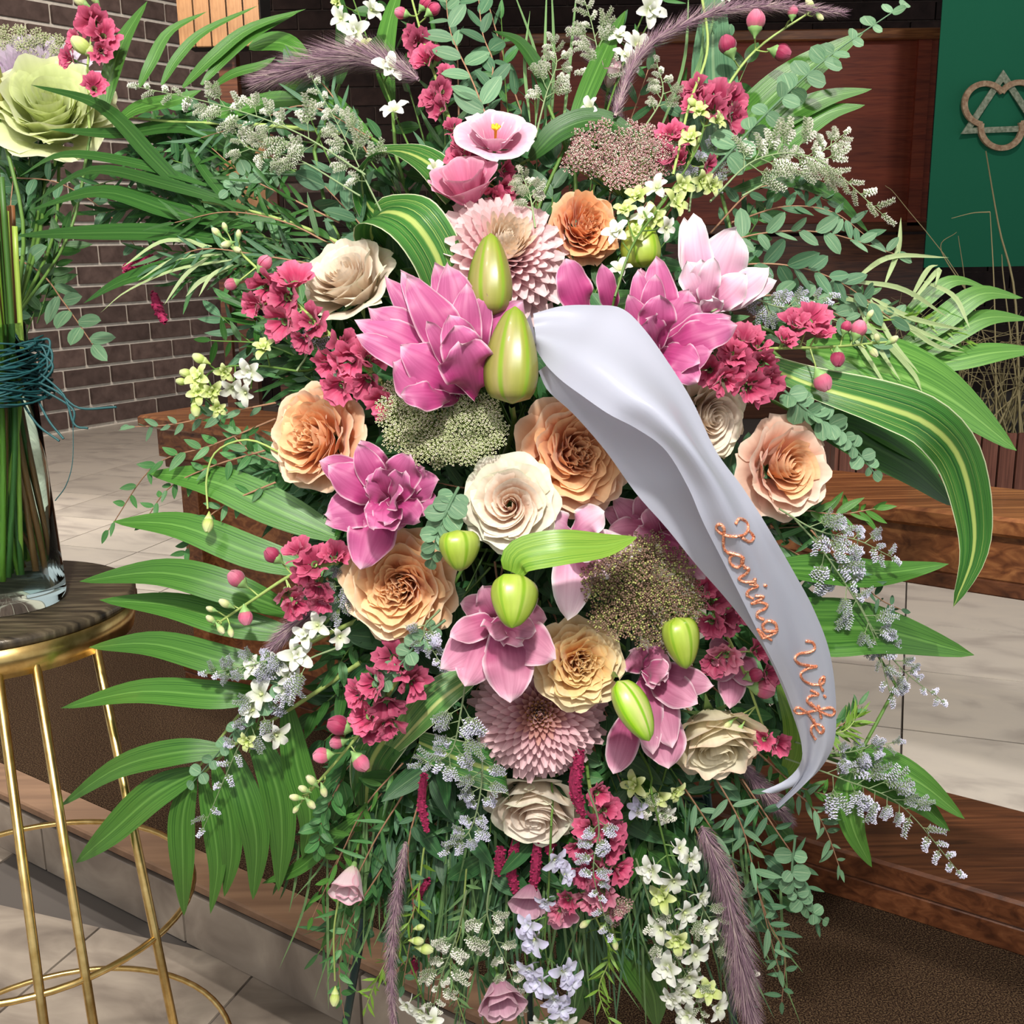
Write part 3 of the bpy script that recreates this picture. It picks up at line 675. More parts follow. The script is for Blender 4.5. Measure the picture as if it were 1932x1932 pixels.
def lilybud(label, bx, by, tx, ty, w, mat, off=-.06, tipoff=0., stem=True, name='lily_bud', cat='lily bud', fat=.5):
    b = P(bx, by, off); tp = at(tx, ty, d0(bx, by) + off + tipoff); L = np.linalg.norm(tp - b); R = px(w, 1.08) / 2
    th = Thing(name, label, cat, b); nv, nu = 18, 24; G = np.zeros((nv, nu, 3)); UVv = np.zeros((nv, nu, 2))
    for j in range(nv):
        v = j / (nv - 1); r = (math.sin(PI * min(1, v ** (.8 if fat < .5 else .62) * .985 + .01))) ** .55 if 0 < v < 1 else .02
        r = max(.03, r)
        for i in range(nu):
            a = 2 * PI * i / nu; rr_ = R * r * (1 - .10 * abs(math.cos(1.5 * a)) ** .5 + .05 * math.exp(-((a % (2 * PI / 3) - PI / 3) / .14) ** 2) )
            G[j, i] = (rr_ * math.cos(a), v * L, rr_ * math.sin(a)); UVv[j, i] = (i / nu, v)
    mb = MB(); M = frame(tp - b, VIEW, b); G = G @ M[:3, :3].T + b
    mb.grid(G, UVv, wrap=True); th.part('bud_tepals', mb, mat)
    if stem: stem_to_foam(th, b + fwd * R * .5, nrm(fwd - nrm(tp - b) * .15), .003)
    return th
def budmat(name, side, ridge, back, mid=None):
    nt = NT(name); x, y = uvxy(nt); f = uvn(nt, 20, 2, 1, 3)
    fr = math_(nt, 'ABSOLUTE', math_(nt, 'SUBTRACT', math_(nt, 'FRACT', math_(nt, 'ADD', math_(nt, 'MULTIPLY', x, 3.), 0.)), .5))
    col = ramp(nt, fr, [(.0, ridge), (.02, ridge), (.05, side), (.42, back), (.475, ridge), (.5, ridge)]).outputs[0]
    col = mix(nt, col, ridge, ramp(nt, y, [(.72, (0, 0, 0)), (1, (.8, .8, .8))]).outputs[0])
    col = mix(nt, col, ramp(nt, f, [(.3, (.86, .86, .86)), (.7, (1.05, 1.05, 1.05))]).outputs[0], 1., 'MULTIPLY')
    return finish(nt, col, .33, .12, coat=.1)
# ---- chrysanthemum
def mum_petal(mat, wide=.16, hook=.35):
    G = np.zeros((7, 5, 3))
    for j in range(7):
        v = j / 6; w = wide * (.45 + .55 * math.sin(PI * min(1, v * .9 + .05))) * (1 if v < .95 else .55)
        for i in range(5):
            u = -1 + i / 2
            G[j, i] = (w * u, v, hook * v * v + w * .9 * u * u)
    mb = MB(); mb.grid(G); return mb.mesh('petal', mat)
def mum(label, x, y, R, face, mats, off=-.03, n=240, centre=None, thmax=1.9, name='chrysanthemum', sq=1., narrow=1., hook=.30):
    s = px(R, d0(x, y) + off); c = P(x, y, off + .03); nz = nrm(VIEW + RIGHT * face[0] + UP * face[1]); M0 = zframe(nz, c, s, 0)
    th = Thing(name, label, 'chrysanthemum', c); mp = [mum_petal(m, (.085 + .02 * k) * narrow, hook * (1 - .33 * k)) for k, m in enumerate(mats)]
    for i in range(n):
        f = (i + .5) / n; pol = thmax * f ** .62; az = i * 2.39996
        d = np.array([math.sin(pol) * math.cos(az), math.sin(pol) * math.sin(az), math.cos(pol)])
        L = (.30 + .62 * f) * (1 + rnd.uniform(-.08, .08)); start = d * (.12 + .05 * (1 - f)) + np.array([0, 0, -.12 + .14 * (1 - f)])
        upv = nrm(np.array([-.2 * d[0], -.2 * d[1], 1.2]) - .0 * d) if pol > .35 else np.array([-d[0], -d[1], .2]) + 1e-3
        M = frame(d, upv, start, L, sx=.75 + .35 * f, sz=L)
        th.inst('petal', mp[min(len(mp) - 1, int(f * len(mp)))], M0 @ M)
    if centre:
        mb = MB()
        for i in range(60):
            a = i * 2.4; r = .17 * math.sqrt(i / 60); mb.tube([(r * math.cos(a), r * math.sin(a), .1), (r * 1.25 * math.cos(a), r * 1.25 * math.sin(a), .32 + .06 * rnd.random())], [.014, .02], 4, cap=True)
        th.inst('flower_centre', mb.mesh('flower_centre', centre), M0)
    stem_to_foam(th, c - nz * s * .3, -nz, .003); return th
# ---- small florets
def star_floret(mat, calyx, n=5, w=.5, cupv=.3, spur=True, seed=0, double=False):
    rr = random.Random(seed); mb = MB()
    for lay in range(2 if double else 1):
        for k in range(n):
            L = (1 - .4 * lay) * rr.uniform(.85, 1.1); t = np.linspace(0, 1, 6)
            S = np.stack([0 * t, .06 + t * L * .95, cupv * np.sin(t * 2.2) * L + .15 * lay], 1)
            M = rotz(2 * PI * k / n + lay * .6 + rr.uniform(-.15, .15)) @ rotx(rr.uniform(-.25, .3) + .3 * lay)
            b = MB(); blade_mb(b, S, w * L, (0, 0, 1), fold=.3, nu=5, prof=np.sin(PI * (.12 + .85 * t)) ** .6, wave=.05, seed=k); mb.merge(b, M)
    if spur: mb.tube(spline([(0, 0, .05), (0, -.1, -.5), (0, -.5, -.9)], 5), [.09, .07, .05, .035, .02], 5, mat=0)
    mb.tube([(0, 0, -.25), (0, 0, .22)], [.05, .09], 5, mat=1, cap=True)
    return mb.mesh('floret', [mat, calyx])
def ruffle_floret(mat, calyx, n=9, seed=0):
    rr = random.Random(seed); mb = MB()
    for k in range(n):
        R = rr.uniform(.35, .98); G = petal_sheet(R, .55 + rr.random() * .3, .30 + .35 * (1 - R), -.5, .22, .14, rr.random() * 999, 7, 6, k=rr.choice((2, 3)))
        M = rotz(k * 2.4 + rr.uniform(-.3, .3)); mb.grid(G @ M[:3, :3].T)
    mb.grid(np.array([[(r * math.cos(a), r * math.sin(a), z) for a in np.linspace(0, 2 * PI, 7, endpoint=False)] for r, z in ((.06, -1.05), (.14, -.95), (.17, -.5), (.22, -.3))]), mat=1, wrap=True)
    return mb.mesh('floret', [mat, calyx])
def bud_mesh(mat, calyx, seed=0, fat=.52):
    mb = MB(); rr = random.Random(seed)
    for k in range(4):
        G = np.zeros((7, 5, 3))
        for j in range(7):
            v = j / 6; r = fat * math.sin(PI * (.12 + .80 * v)) ** .7 * (1 + .05 * k)
            for i in range(5):
                a = (-1 + i / 2) * 1.0 * (1 - .3 * v) + k * PI / 2 + v * .5; G[j, i] = (r * math.cos(a), r * math.sin(a), -.35 + v * 1.15)
        mb.grid(G)
    mb.grid(np.array([[(r * math.cos(a), r * math.sin(a), z) for a in np.linspace(0, 2 * PI, 8, endpoint=False)] for r, z in ((.05, -.85), (.10, -.7), (fat * .55, -.46), (fat * .86, -.26), (fat * .80, -.08))]), mat=1, wrap=True)
    return mb.mesh('bud', [mat, calyx])
F_STOCK = [ruffle_floret(m_stock, m_calyx, 9, s) for s in range(4)]; F_STOCKP = [ruffle_floret(m_stock_p, m_calyx, 8, s + 9) for s in range(3)]
B_STOCK = [bud_mesh(m_stock_p, m_calyx, s) for s in range(2)]; B_DARK = [bud_mesh(m_stock, m_calyx, s) for s in range(2)]; B_YEL = [bud_mesh(m_bud_y, m_calyx, s, .36) for s in range(2)]
F_WHITE = [star_floret(m_white, m_yg, 5, .62, .35, True, s, s % 2 == 0) for s in range(4)]
F_LAV = [star_floret(m_lav, m_yg, 5, .62, .35, True, s, True) for s in range(3)]
F_YG = [star_floret(m_yg, m_yg, 5, .6, .5, False, s, True) for s in range(3)]
B_YG = [bud_mesh(m_yg, m_yg, 1, .4)]
FL = dict(s=F_STOCK, p=F_STOCKP, b=B_STOCK, d=B_DARK, y=B_YEL, w=F_WHITE, l=F_LAV, g=F_YG, G=B_YG)
def spike(name, label, cat, path, fl, off=-.02, stem=None, r=.0022, foam=True):
    """fl: (x, y, radius px, kind)"""
    S = spline(np.array([P(p[0], p[1], off + (p[2] if len(p) > 2 else 0)) for p in path]), 20); th = Thing(name, label, cat, S[0])
    mb = MB(); mb.tube(S, np.linspace(r, r * .6, 20), 6); th.part('stem', mb, stem or m_stem_l)
    SP = [np.array([(s - CAM) @ RIGHT, (s - CAM) @ UP, (s - CAM) @ fwd]) for s in S]
    pp = np.array([[966 + F_PX * q[0] / q[2], 966 - F_PX * q[1] / q[2]] for q in SP])
    for k, (x, y, R, kd) in enumerate(fl):
        j = int(np.argmin((pp[:, 0] - x) ** 2 + (pp[:, 1] - y) ** 2)); dx = np.array([x, y]) - pp[j]; dist = np.linalg.norm(dx)
        c = P(x, y, off - .012 - .004 * rnd.random()); s = px(R, d0(x, y))
        j2 = min(j + 1, 19); g = S[j2] - S[j2 - 1]
        isb = kd in 'bdyG'
        o = nrm((RIGHT * dx[0] - UP * dx[1]) / (dist + 6) * (1.1 if isb else .7) + VIEW * (.35 if isb else .9) + nrm(g) * (.5 if isb else .15) + RIGHT * rnd.gauss(0, .12) + UP * rnd.gauss(0, .12))
        me = FL[kd][k % len(FL[kd])]
        th.inst('bud' if isb else 'floret', me, zframe(o, c, s, rnd.random() * 6.28))
        if dist > 6:
            mb = MB(); jb = max(0, j - 1); mb.tube(spline([S[jb], (S[jb] + c) / 2 - VIEW * .003, c - o * s * .6], 5), .0010, 4); th.part('pedicel', mb, stem or m_stem_l)
    if foam: stem_to_foam(th, S[0], nrm(S[0] - S[1]) * .5 + fwd * .5, r)
    return th
def along(path, n, R, kinds, side=14, jit=5, f0=.05, taper=.4):
    S = spline([(p[0], p[1], 0) for p in path], 60); out = []
    for i in range(n):
        f = f0 + (1 - f0) * i / max(1, n - 1); q = S[int(f * 59)]; q2 = S[min(59, int(f * 59) + 1)] - S[max(0, int(f * 59) - 1)]
        nn = np.array([-q2[1], q2[0]]) / (np.hypot(q2[0], q2[1]) + 1e-6); sd = (1 if i % 2 else -1) * side * (1 - taper * f)
        out.append((q[0] + nn[0] * sd + rnd.gauss(0, jit), q[1] + nn[1] * sd + rnd.gauss(0, jit), R * (1 - taper * f) * rnd.uniform(.85, 1.15), kinds[min(len(kinds) - 1, int(f * len(kinds)))]))
    return out
# ---- statice / limonium
def cluster_mesh(mat, seed, dens=44):
    rr = random.Random(seed); mb = MB(); t = np.linspace(0, 1, 8); S = spline([(0, 0, 0), (.03, .5, .05), (.0 + rr.uniform(-.15, .15), 1, -.05)], 8)
    mb.tube(S, np.linspace(.018, .008, 8), 4, mat=1)
    for i in range(dens):
        f = .15 + .85 * i / dens; q = S[min(7, int(f * 7.99))] + np.array([0, (f * 7.99 % 1) / 8, 0]); a = i * 2.4; L = .15 * rr.uniform(.8, 1.3) * (1.2 - .5 * f)
        d = np.array([math.cos(a), .55, math.sin(a)]); e = q + d * L; mb.tube([q, q + d * L * .6, e], [.010, .026, .016], 3, mat=1)
        for k in range(4):
            b = a + k * 1.57; pz = np.array([math.cos(b), .45, math.sin(b)]) * .060; sx_ = np.array([-math.sin(b), 0, math.cos(b)]) * .034; mb.add([e, e + pz * .7 + sx_, e + pz * 1.25, e + pz * .7 - sx_], [(0, 1, 2, 3)], mat=0)
    return mb.mesh('floret_cluster', [mat, m_stat_s])
CL = dict(l=[cluster_mesh(m_stat, s) for s in range(3)], w=[cluster_mesh(m_stat_w, s + 7) for s in range(3)])
def statice(label, path, nb, blen, kind='l', off=0., group=None, f0=.25, name='statice_spray', spread=42, sec=True):
    S = spline(np.array([P(p[0], p[1], off + (p[2] if len(p) > 2 else 0)) for p in path]), 30); th = Thing(name, label, 'statice', S[0], group)
    mb = MB(); mb.tube(S, np.linspace(.0013, .0005, 30), 4); T = nrm(np.gradient(S, axis=0)); L0 = px(blen)
    jobs = []
    nb = int(nb * 1.35)
    for i in range(nb):
        f = f0 + (1 - f0) * (i + .5) / nb; j = int(f * 29); sd = 1 if i % 2 else -1; a = math.radians(spread + rnd.gauss(0, 10)); side = nrm(np.cross(T[j], VIEW)) * sd
        d = nrm(T[j] * math.cos(a) + side * math.sin(a) + VIEW * rnd.gauss(0, .3)); L = L0 * (1.15 - .6 * f) * rnd.uniform(.75, 1.2)
        q = S[j]
        if sec and f < .75:
            e = q + d * L * .55; mb.tube([q, e], [.0008, .0005], 3)
            for b in (-.45, 0, .45): jobs.append((e if b == 0 else q + d * L * (.35 + .1 * rnd.random()), nrm(d + side * b * .8 + T[j] * (-b) * .6 + VIEW * rnd.gauss(0, .2)), L * .62))
        else: jobs.append((q, d, L * .8))
    jobs.append((S[-1], T[-1], L0 * .5))
    th.part('stem', mb, m_stat_s)
    for q, d, L in jobs: th.inst('floret_cluster', CL[kind][rnd.randrange(3)], frame(d, VIEW + .01, q, L, sx=max(L, px(30)) , sz=max(L, px(30))))
    return th
# ---- fountain grass plume
def plume(label, path, R, off=0., n=2600, stemtail=True, mat=None, tip=.4):
    S = spline(np.array([P(p[0], p[1], off + (p[2] if len(p) > 2 else 0)) for p in path]), 50); th = Thing('fountain_grass_plume', label, 'plume', S[0])
    mb = MB(); mb.tube(S, np.linspace(.0022, .0008, 50), 5); th.part('stem', mb, m_plume_t)
    T = nrm(np.gradient(S, axis=0)); f = npr.rand(n); j = np.minimum((f * 49).astype(int), 48); fr = (f * 49 - j)[:, None]; q = S[j] * (1 - fr) + S[j + 1] * fr
    dr = nrm(npr.randn(n, 3)); tt = T[j]; dr = nrm(dr - (dr * tt).sum(1, keepdims=True) * tt)
    rad = px(R) * (.35 + .65 * np.sin(PI * np.clip(f * .85 + .1, 0, 1))) * npr.uniform(.6, 1.15, n); Lg = rad[:, None] * 1.35
    m = q + dr * rad[:, None] * .55 + tt * Lg * .35; e = q + dr * rad[:, None] + tt * Lg * 1.0; s = nrm(np.cross(dr, tt)) * .00034
    V = np.stack([q - s, q + s, m + s * .8, m - s * .8, e], 1).reshape(-1, 3); k = np.arange(n) * 5
    F = [(a, a + 1, a + 2, a + 3) for a in k] + [(a + 3, a + 2, a + 4) for a in k]
    b = MB(); h = n // 4; b.add(V, F, None); b.M = ([0] * (n - h) + [1] * h) * 2
    # seed cores
    for i in range(0, 50):
        pass
    th.part('bristles', b, [m_plume, m_plume_t], True, kind='stuff')
    mb = MB(); mb.tube(S, px(R) * .22 * np.sin(PI * np.linspace(.08, .97, 50)) ** .7, 7); th.part('seed_head', mb, mat or m_plume)
    return th
# ---- queen anne's lace
def umbellet_mesh(mats, seed, n=24, dots=4, r=.085):
    rr = random.Random(seed); mb = MB()
    for i in range(n):
        f = math.sqrt((i + .5) / n); a = i * 2.4; e = np.array([math.cos(a) * f, math.sin(a) * f, .75 - .35 * f * f + rr.uniform(-.05, .05)]) 
        mb.tube([(0, 0, 0), e * .98], [.02, .014], 3, mat=1)
        for k in range(dots):
            b = k * 2 * PI / dots + rr.random(); p0 = e + np.array([math.cos(b), math.sin(b), .2]) * .10
            mb.add([p0 + (r, 0, 0), p0 + (0, r, .01), p0 + (-r, 0, 0), p0 + (0, -r, .01), p0 + (0, 0, r * .8), p0 + (0, 0, -r * .7)], [(0, 1, 4), (1, 2, 4), (2, 3, 4), (3, 0, 4), (1, 0, 5), (2, 1, 5), (3, 2, 5), (0, 3, 5)], mat=0 if rr.random() < .75 else 2)
    return mb.mesh('umbellet', mats)
def lace(label, spots, base, mats, R=24, off=-.03, name='queen_annes_lace', **k):
    ms = [umbellet_mesh(mats, s, **k) for s in range(3)]; b = P(base[0], base[1], off + .09); th = Thing(name, label, 'lace flower', b); mb = MB()
    for (x, y) in spots:
        e = P(x, y, off + rnd.uniform(-.008, .012)); n_ = nrm((e - b) * 6 + VIEW * .55); mid = (b + e) / 2 + (e - b) * .05
        q = e - n_ * px(R) * .5; mb.tube(spline([b, mid * .5 + q * .5, q], 6), .0008, 4)
        th.inst('umbellet', rnd.choice(ms), zframe(nrm(n_ * .4 + VIEW * .7), q, px(R) * rnd.uniform(.85, 1.2), rnd.random() * 6))
    th.part('ray_stalks', mb, m_ql_s, kind=None); stem_to_foam(th, b, None, .0025); return th
def disc(cx, cy, rx, ry, n, rot=0, jit=4):
    out = []
    for i in range(n):
        f = math.sqrt((i + .3) / n); a = i * 2.4; x, y = rx * f * math.cos(a), ry * f * math.sin(a); c, s = math.cos(rot), math.sin(rot)
        out.append((cx + x * c - y * s + rnd.gauss(0, jit), cy + x * s + y * c + rnd.gauss(0, jit)))
    return out
# ---- amaranthus
def amaranth(label, paths, R, off=.02):
    S0 = P(*paths[0][0], off); th = Thing('amaranth_tassel', label, 'amaranth', S0)
    for pth in paths:
        S = spline(np.array([P(x, y, off) for x, y in pth]), 30); mb = MB(); rad = px(R) * np.sin(PI * np.linspace(.15, .96, 30)) ** .5
        mb.tube(S, rad * .75, 7)
        L = np.linalg.norm(S[-1] - S[0]); n = int(min(420, L / .0009 * R / 12))
        for i in range(n):
            f = rnd.random(); j = int(f * 29); d = nrm(npr.randn(3)); p0 = S[j] + d * rad[j] * .85; r = px(3.4)
            mb.add([p0 + (r, 0, 0), p0 + (0, r, 0), p0 + (-r, 0, 0), p0 + (0, -r, 0), p0 + (0, 0, r), p0 + (0, 0, -r)], [(0, 1, 4), (1, 2, 4), (2, 3, 4), (3, 0, 4), (1, 0, 5), (2, 1, 5), (3, 2, 5), (0, 3, 5)])
        th.part('tassel', mb, m_ama, False)
    return th
# ------------------------------------------------------------------ the cage, foam and easel behind the spray
t = Thing('floral_foam_cage', 'dark green floral foam block in a cage at the heart of the spray', 'floral foam', FOAM + fwd * .02)
mb = MB(); mb.box(FOAM + fwd * .06, (.30, .50, .10), RIGHT, UP, -fwd, bev=.012); t.part('foam_block', mb, m_foam, False)
m_easel = plain('easel_dark_green', (.004, .03, .03), .35)
e = Thing('wire_easel', 'dark green metal easel holding the flower spray', 'easel', FOAM + fwd * .14)
top = FOAM + fwd * .16 + UP * .35
def leg(a, b, r=.006):
    mb = MB(); mb.tube([a, b], r, 8, cap=True); e.part('leg', mb, m_easel)
L1 = at(700, 1660, 1.5); L1b = at(640, 2000, 1.6); dl = L1b - L1; foot = L1 + dl * (L1[2] / -dl[2]) * .99
leg(L1 + (L1 - L1b) * .5, foot)
R1 = at(1352, 1660, 1.5); R1b = at(1392, 2000, 1.6); dl = R1b - R1; foot2 = R1 + dl * (R1[2] / -dl[2]) * .99
leg(R1 + (R1 - R1b) * .5, foot2)
leg(top, np.array([top[0], top[1] + .02, 0]) + np.array([0, -.02, .003]))
mb = MB(); mb.tube([L1 + (L1 - L1b) * .4, R1 + (R1 - R1b) * .4], .005, 8); e.part('crossbar', mb, m_easel)
mb = MB(); mb.tube([top, L1 + (L1 - L1b) * .5], .005, 8); mb.tube([top, R1 + (R1 - R1b) * .5], .005, 8); e.part('frame', mb, m_easel)
# ------------------------------------------------------------------ roses
def rp_(name, i0, i1, i2, o0, o1, o2, rim, seed, **k):
    mi = petalmat(name + '_inner', i0, i1, i2, None, streak=10, var=0.); mo = petalmat(name + '_outer', o0, o1, o2, rim, .44, streak=10, var=.1)  # tips and rims coloured paler so the petal edges seem to glow
    return rose_protos(name, mi, mo, seed, **k)
PEACH = rp_('peach_rose', (.95, .43, .16), (.96, .48, .21), (.97, .62, .34), (.94, .42, .18), (.96, .50, .27), (.97, .64, .41), (.97, .74, .54), 1)
PEACH2 = rp_('apricot_rose', (.96, .46, .17), (.96, .51, .22), (.97, .66, .36), (.94, .44, .18), (.96, .52, .26), (.97, .67, .40), (.97, .78, .54), 2)
CREAM = rp_('cream_rose', (.88, .46, .28), (.93, .66, .48), (.95, .84, .72), (.86, .68, .48), (.90, .78, .62), (.90, .84, .72), (.84, .86, .66), 3, quarter=False, ruffle=.05, layers=7)
CREAM2 = rp_('pale_cream_rose', (.82, .52, .34), (.92, .72, .54), (.94, .84, .70), (.86, .66, .44), (.92, .76, .58), (.93, .84, .70), (.88, .86, .66), 4, quarter=False, ruffle=.03, layers=8)
YEL = rp_('yellow_peach_rose', (.84, .36, .09), (.92, .52, .18), (.94, .72, .36), (.86, .52, .20), (.90, .62, .30), (.92, .74, .42), (.92, .78, .5), 5, ruffle=.09)
ORG = rp_('orange_rose', (.86, .24, .06), (.92, .34, .11), (.94, .52, .26), (.86, .30, .10), (.90, .38, .16), (.92, .52, .30), (.92, .58, .36), 6, ruffle=.11, layers=8, rmax=.78)
PINKP = rp_('blush_peach_rose', (.80, .30, .08), (.94, .50, .20), (.94, .62, .36), (.86, .44, .30), (.92, .54, .40), (.93, .68, .54), (.93, .74, .60), 7, quarter=False, ruffle=.04, rmax=.5, layers=7)
IVORY = rp_('ivory_rose', (.70, .56, .26), (.88, .74, .46), (.92, .84, .62), (.80, .74, .42), (.90, .82, .56), (.92, .84, .64), (.92, .72, .54), 8, quarter=False, ruffle=.03, layers=6)
LIME = rp_('lime_rose', (.52, .62, .16), (.70, .78, .30), (.80, .86, .46), (.62, .72, .22), (.76, .82, .38), (.82, .86, .50), (.86, .88, .58), 9, quarter=False, ruffle=.04)
rose('peach garden rose below the raspberry blossoms on the left side', 600, 824, 110, (-.55, .10), PEACH, -.015, .4, 1.05)
rose('large cream rose at upper left beside the variegated leaf', 660, 530, 97, (-.45, .65), CREAM2, .0, 1.0, 1.15, closed=.35)
rose('large peach rose partly covered by the white ribbon', 1085, 858, 126, (.28, -.02), PEACH, -.02, .2)
rose('round cream rose facing forward in the middle of the spray', 962, 952, 98, (-.10, .05), CREAM, -.055, .0, .9)
rose('large open apricot rose below the left double lily', 756, 1104, 118, (-.12, -.10), PEACH2, -.03, 2.1)
rose('yellow peach ruffled rose beside the lowest open lily', 1092, 1252, 92, (.15, .02), YEL, -.035, 1.2)
rose('blush rose with an orange heart at the right edge', 1478, 884, 104, (.42, .0), PINKP, -.01, .7, 1.1)
rose('cream ruffled rose squeezed behind the ribbon on the right', 1332, 790, 94, (.60, -.10), CREAM2, .02, 2.0)
rose('ivory rose hanging outward below the ribbon text', 1347, 1388, 102, (.12, -1.1), IVORY, -.0, .3, 1.15, closed=.7)
rose('white cream rose below the mauve chrysanthemum', 1010, 1516, 97, (-.10, -.85), CREAM, .02, 1.3, 1.2, closed=.5)
rose('bright orange ruffled rose right of the pink chrysanthemum', 1102, 432, 72, (.35, .15), ORG, .02, .3, 1.2, sq=1.1)
rose('pale lime green rose in the vase arrangement at upper left', 100, 212, 126, (.25, .45), LIME, .14, .6, 1.1, closed=.3)
# ------------------------------------------------------------------ chrysanthemums
m_mum1 = petalmat('mum_pale_pink', (.60, .26, .32), (.84, .52, .56), (.90, .70, .70), tr=.3, streak=6, vein=.1, var=.22)
m_mum1c = petalmat('mum_cream_centre', (.70, .42, .30), (.88, .70, .52), (.92, .78, .62), tr=.3, streak=6)
m_mum2 = petalmat('mum_mauve', (.38, .12, .18), (.66, .32, .38), (.82, .56, .58), tr=.3, streak=6, vein=.1, var=.3)
m_mum2c = petalmat('mum_mauve_centre', (.30, .10, .08), (.55, .24, .22), (.72, .42, .36), tr=.3, streak=6)
m_mum3 = petalmat('mum_lilac', (.50, .36, .52), (.70, .56, .70), (.80, .70, .80), tr=.3, streak=6)
m_cen = plain('mum_centre', (.34, .17, .05), .8, var=.3)
mum('pale pink chrysanthemum behind the upper green lily bud', 948, 482, 150, (.22, .40), [m_mum1c, m_mum1, m_mum1, m_mum1], .0, 290)
mum('dusty mauve chrysanthemum with brown centre low in the middle', 1018, 1345, 138, (.0, .12), [m_mum2c, m_mum2, m_mum2, m_mum2], -.005, 290, m_cen, narrow=.62, hook=.12)
mum('lilac chrysanthemum behind the lime rose at upper left', 62, 168, 132, (.1, .45), [m_mum3, m_mum3], .20, 240)
# ------------------------------------------------------------------ lilies
m_lily = petalmat('lily_pink', (.26, .01, .09), (.46, .048, .20), (.56, .15, .33), (.80, .50, .60), .44, tr=.25, streak=12, vein=.16, var=.14, rough=.45)
m_lily_p = petalmat('lily_pale_pink', (.66, .12, .34), (.80, .38, .56), (.88, .68, .76), (.92, .86, .86), .38, tr=.3, streak=12, vein=.1, var=.14)
m_lily_d = petalmat('lily_mauve', (.32, .02, .12), (.48, .11, .23), (.66, .30, .42), (.84, .62, .68), .41, tr=.25, streak=12, vein=.15, var=.14)
lily('deep pink double lily left of the green buds', 885, 738, [(728, 517, 55, 0), (757, 509, 68, 0), (820, 494, 66, 0), (845, 495, 82, .004), (985, 566, 74, 0), (917, 552, 56, .008), (880, 533, 58, .012), (697, 577, 80, 0), (671, 600, 66, .002),
     (768, 520, 76, .008), (673, 628, 52, .0), (743, 680, 92, .02, 865, 755), (757, 650, 78, .018), (806, 604, 40, .025), (848, 592, 66, .026), (857, 613, 74, .03), (868, 645, 92, .036, 900, 748), (757, 742, 50, .015, 850, 752)], m_lily)
lily('bright pink double lily right of the ribbon fold', 1235, 665, [(1069, 486, 66, 0, 1110, 610), (1137, 495, 38, .004, 1160, 610), (1210, 505, 60, 0), (1238, 484, 66, 0), (1300, 545, 78, 0), (1320, 572, 66, .005), (1205, 508, 50, .006), (1238, 516, 50, .01),
     (1378, 596, 62, .012), (1390, 611, 66, .01), (1345, 660, 66, .01), (1320, 682, 60, .014), (1316, 718, 70, .006), (1188, 554, 46, .02), (1246, 555, 66, .024), (1222, 600, 60, .03)], m_lily, -.02)
lily('pale pink lily with white edges behind the bright pink lily', 1330, 590, [(1292, 410, 50, 0), (1311, 400, 62, 0), (1390, 428, 98, 0), (1465, 526, 46, 0), (1450, 502, 60, .004), (1408, 515, 62, .008), (1298, 490, 62, .012), (1325, 488, 50, .012), (1348, 484, 44, .014), (1345, 560, 50, .02)], m_lily_p, .0)
lily('ruffled pink double lily above the apricot rose', 738, 945, [(680, 830, 60, 0), (770, 850, 62, 0), (603, 868, 62, 0), (825, 948, 66, 0), (800, 882, 60, 0), (826, 905, 60, 0), (613, 968, 78, .004), (614, 986, 70, .002), (680, 1070, 84, .006), (752, 998, 60, .004), (790, 980, 56, .004),
     (620, 876, 66, .008), (675, 838, 50, .01), (771, 857, 66, .012), (692, 905, 50, .02), (688, 917, 44, .02), (719, 882, 48, .02), (696, 985, 56, .018), (706, 996, 60, .024), (724, 986, 50, .02), (752, 932, 46, .032), (760, 890, 50, .026)], m_lily, -.03)
lily('pink lily opening downward under the lowest middle bud', 945, 1170, [(870, 1137, 52, 0), (912, 1105, 56, 0), (1012, 1128, 60, 0), (1030, 1166, 56, 0), (834, 1260, 70, .004), (878, 1292, 82, .008), (1046, 1242, 82, .006), (850, 1200, 50, .01), (963, 1322, 90, .012), (925, 1196, 54, .02), (985, 1212, 56, .02), (1010, 1190, 44, .018)], m_lily_d, -.035)
lily('pale half open lily right of the round cream rose', 1078, 1012, [(1208, 1038, 56, 0), (1195, 1050, 66, .0), (1150, 1088, 72, .006), (1071, 1166, 74, .006), (1140, 965, 60, 0), (1024, 1022, 62, .004), (1035, 985, 60, .006), (1120, 1050, 50, .012)], m_lily_p, -.02)
lily('mauve lily hanging beside the slanted green bud', 1215, 1262, [(1158, 1458, 62, 0, 1185, 1340), (1262, 1448, 88, 0, 1225, 1330), (1268, 1408, 70, .006), (1232, 1420, 60, .004), (1345, 1292, 60, 0), (1316, 1326, 66, .008), (1190, 1230, 60, 0), (1262, 1240, 60, .004), (1252, 1284, 54, .012), (1260, 1268, 50, .014)], m_lily_d, -.005)
lily('dusty pink lily tucked under the left edge of the ribbon', 1240, 1010, [(1138, 960, 50, 0), (1160, 940, 56, 0), (1212, 932, 60, 0), (1280, 950, 60, 0), (1150, 1000, 50, .004), (1300, 1010, 60, 0), (1220, 960, 44, .01), (1200, 1010, 46, .01), (1330, 1090, 60, 0)], m_lily_d, .0)
lily('mauve lily petals half hidden under the lower ribbon', 1375, 1225, [(1378, 1335, 56, 0), (1345, 1280, 60, 0), (1420, 1290, 60, 0), (1400, 1240, 50, .004), (1340, 1215, 50, 0)], m_lily_d, .01)
m_bud1 = budmat('bud_olive', (.28, .31, .04), (.22, .34, .025), (.35, .30, .10))
m_bud2 = budmat('bud_green', (.34, .47, .04), (.22, .38, .02), (.42, .52, .09))
m_bud3 = budmat('bud_bright', (.32, .55, .02), (.20, .44, .01), (.58, .58, .22))
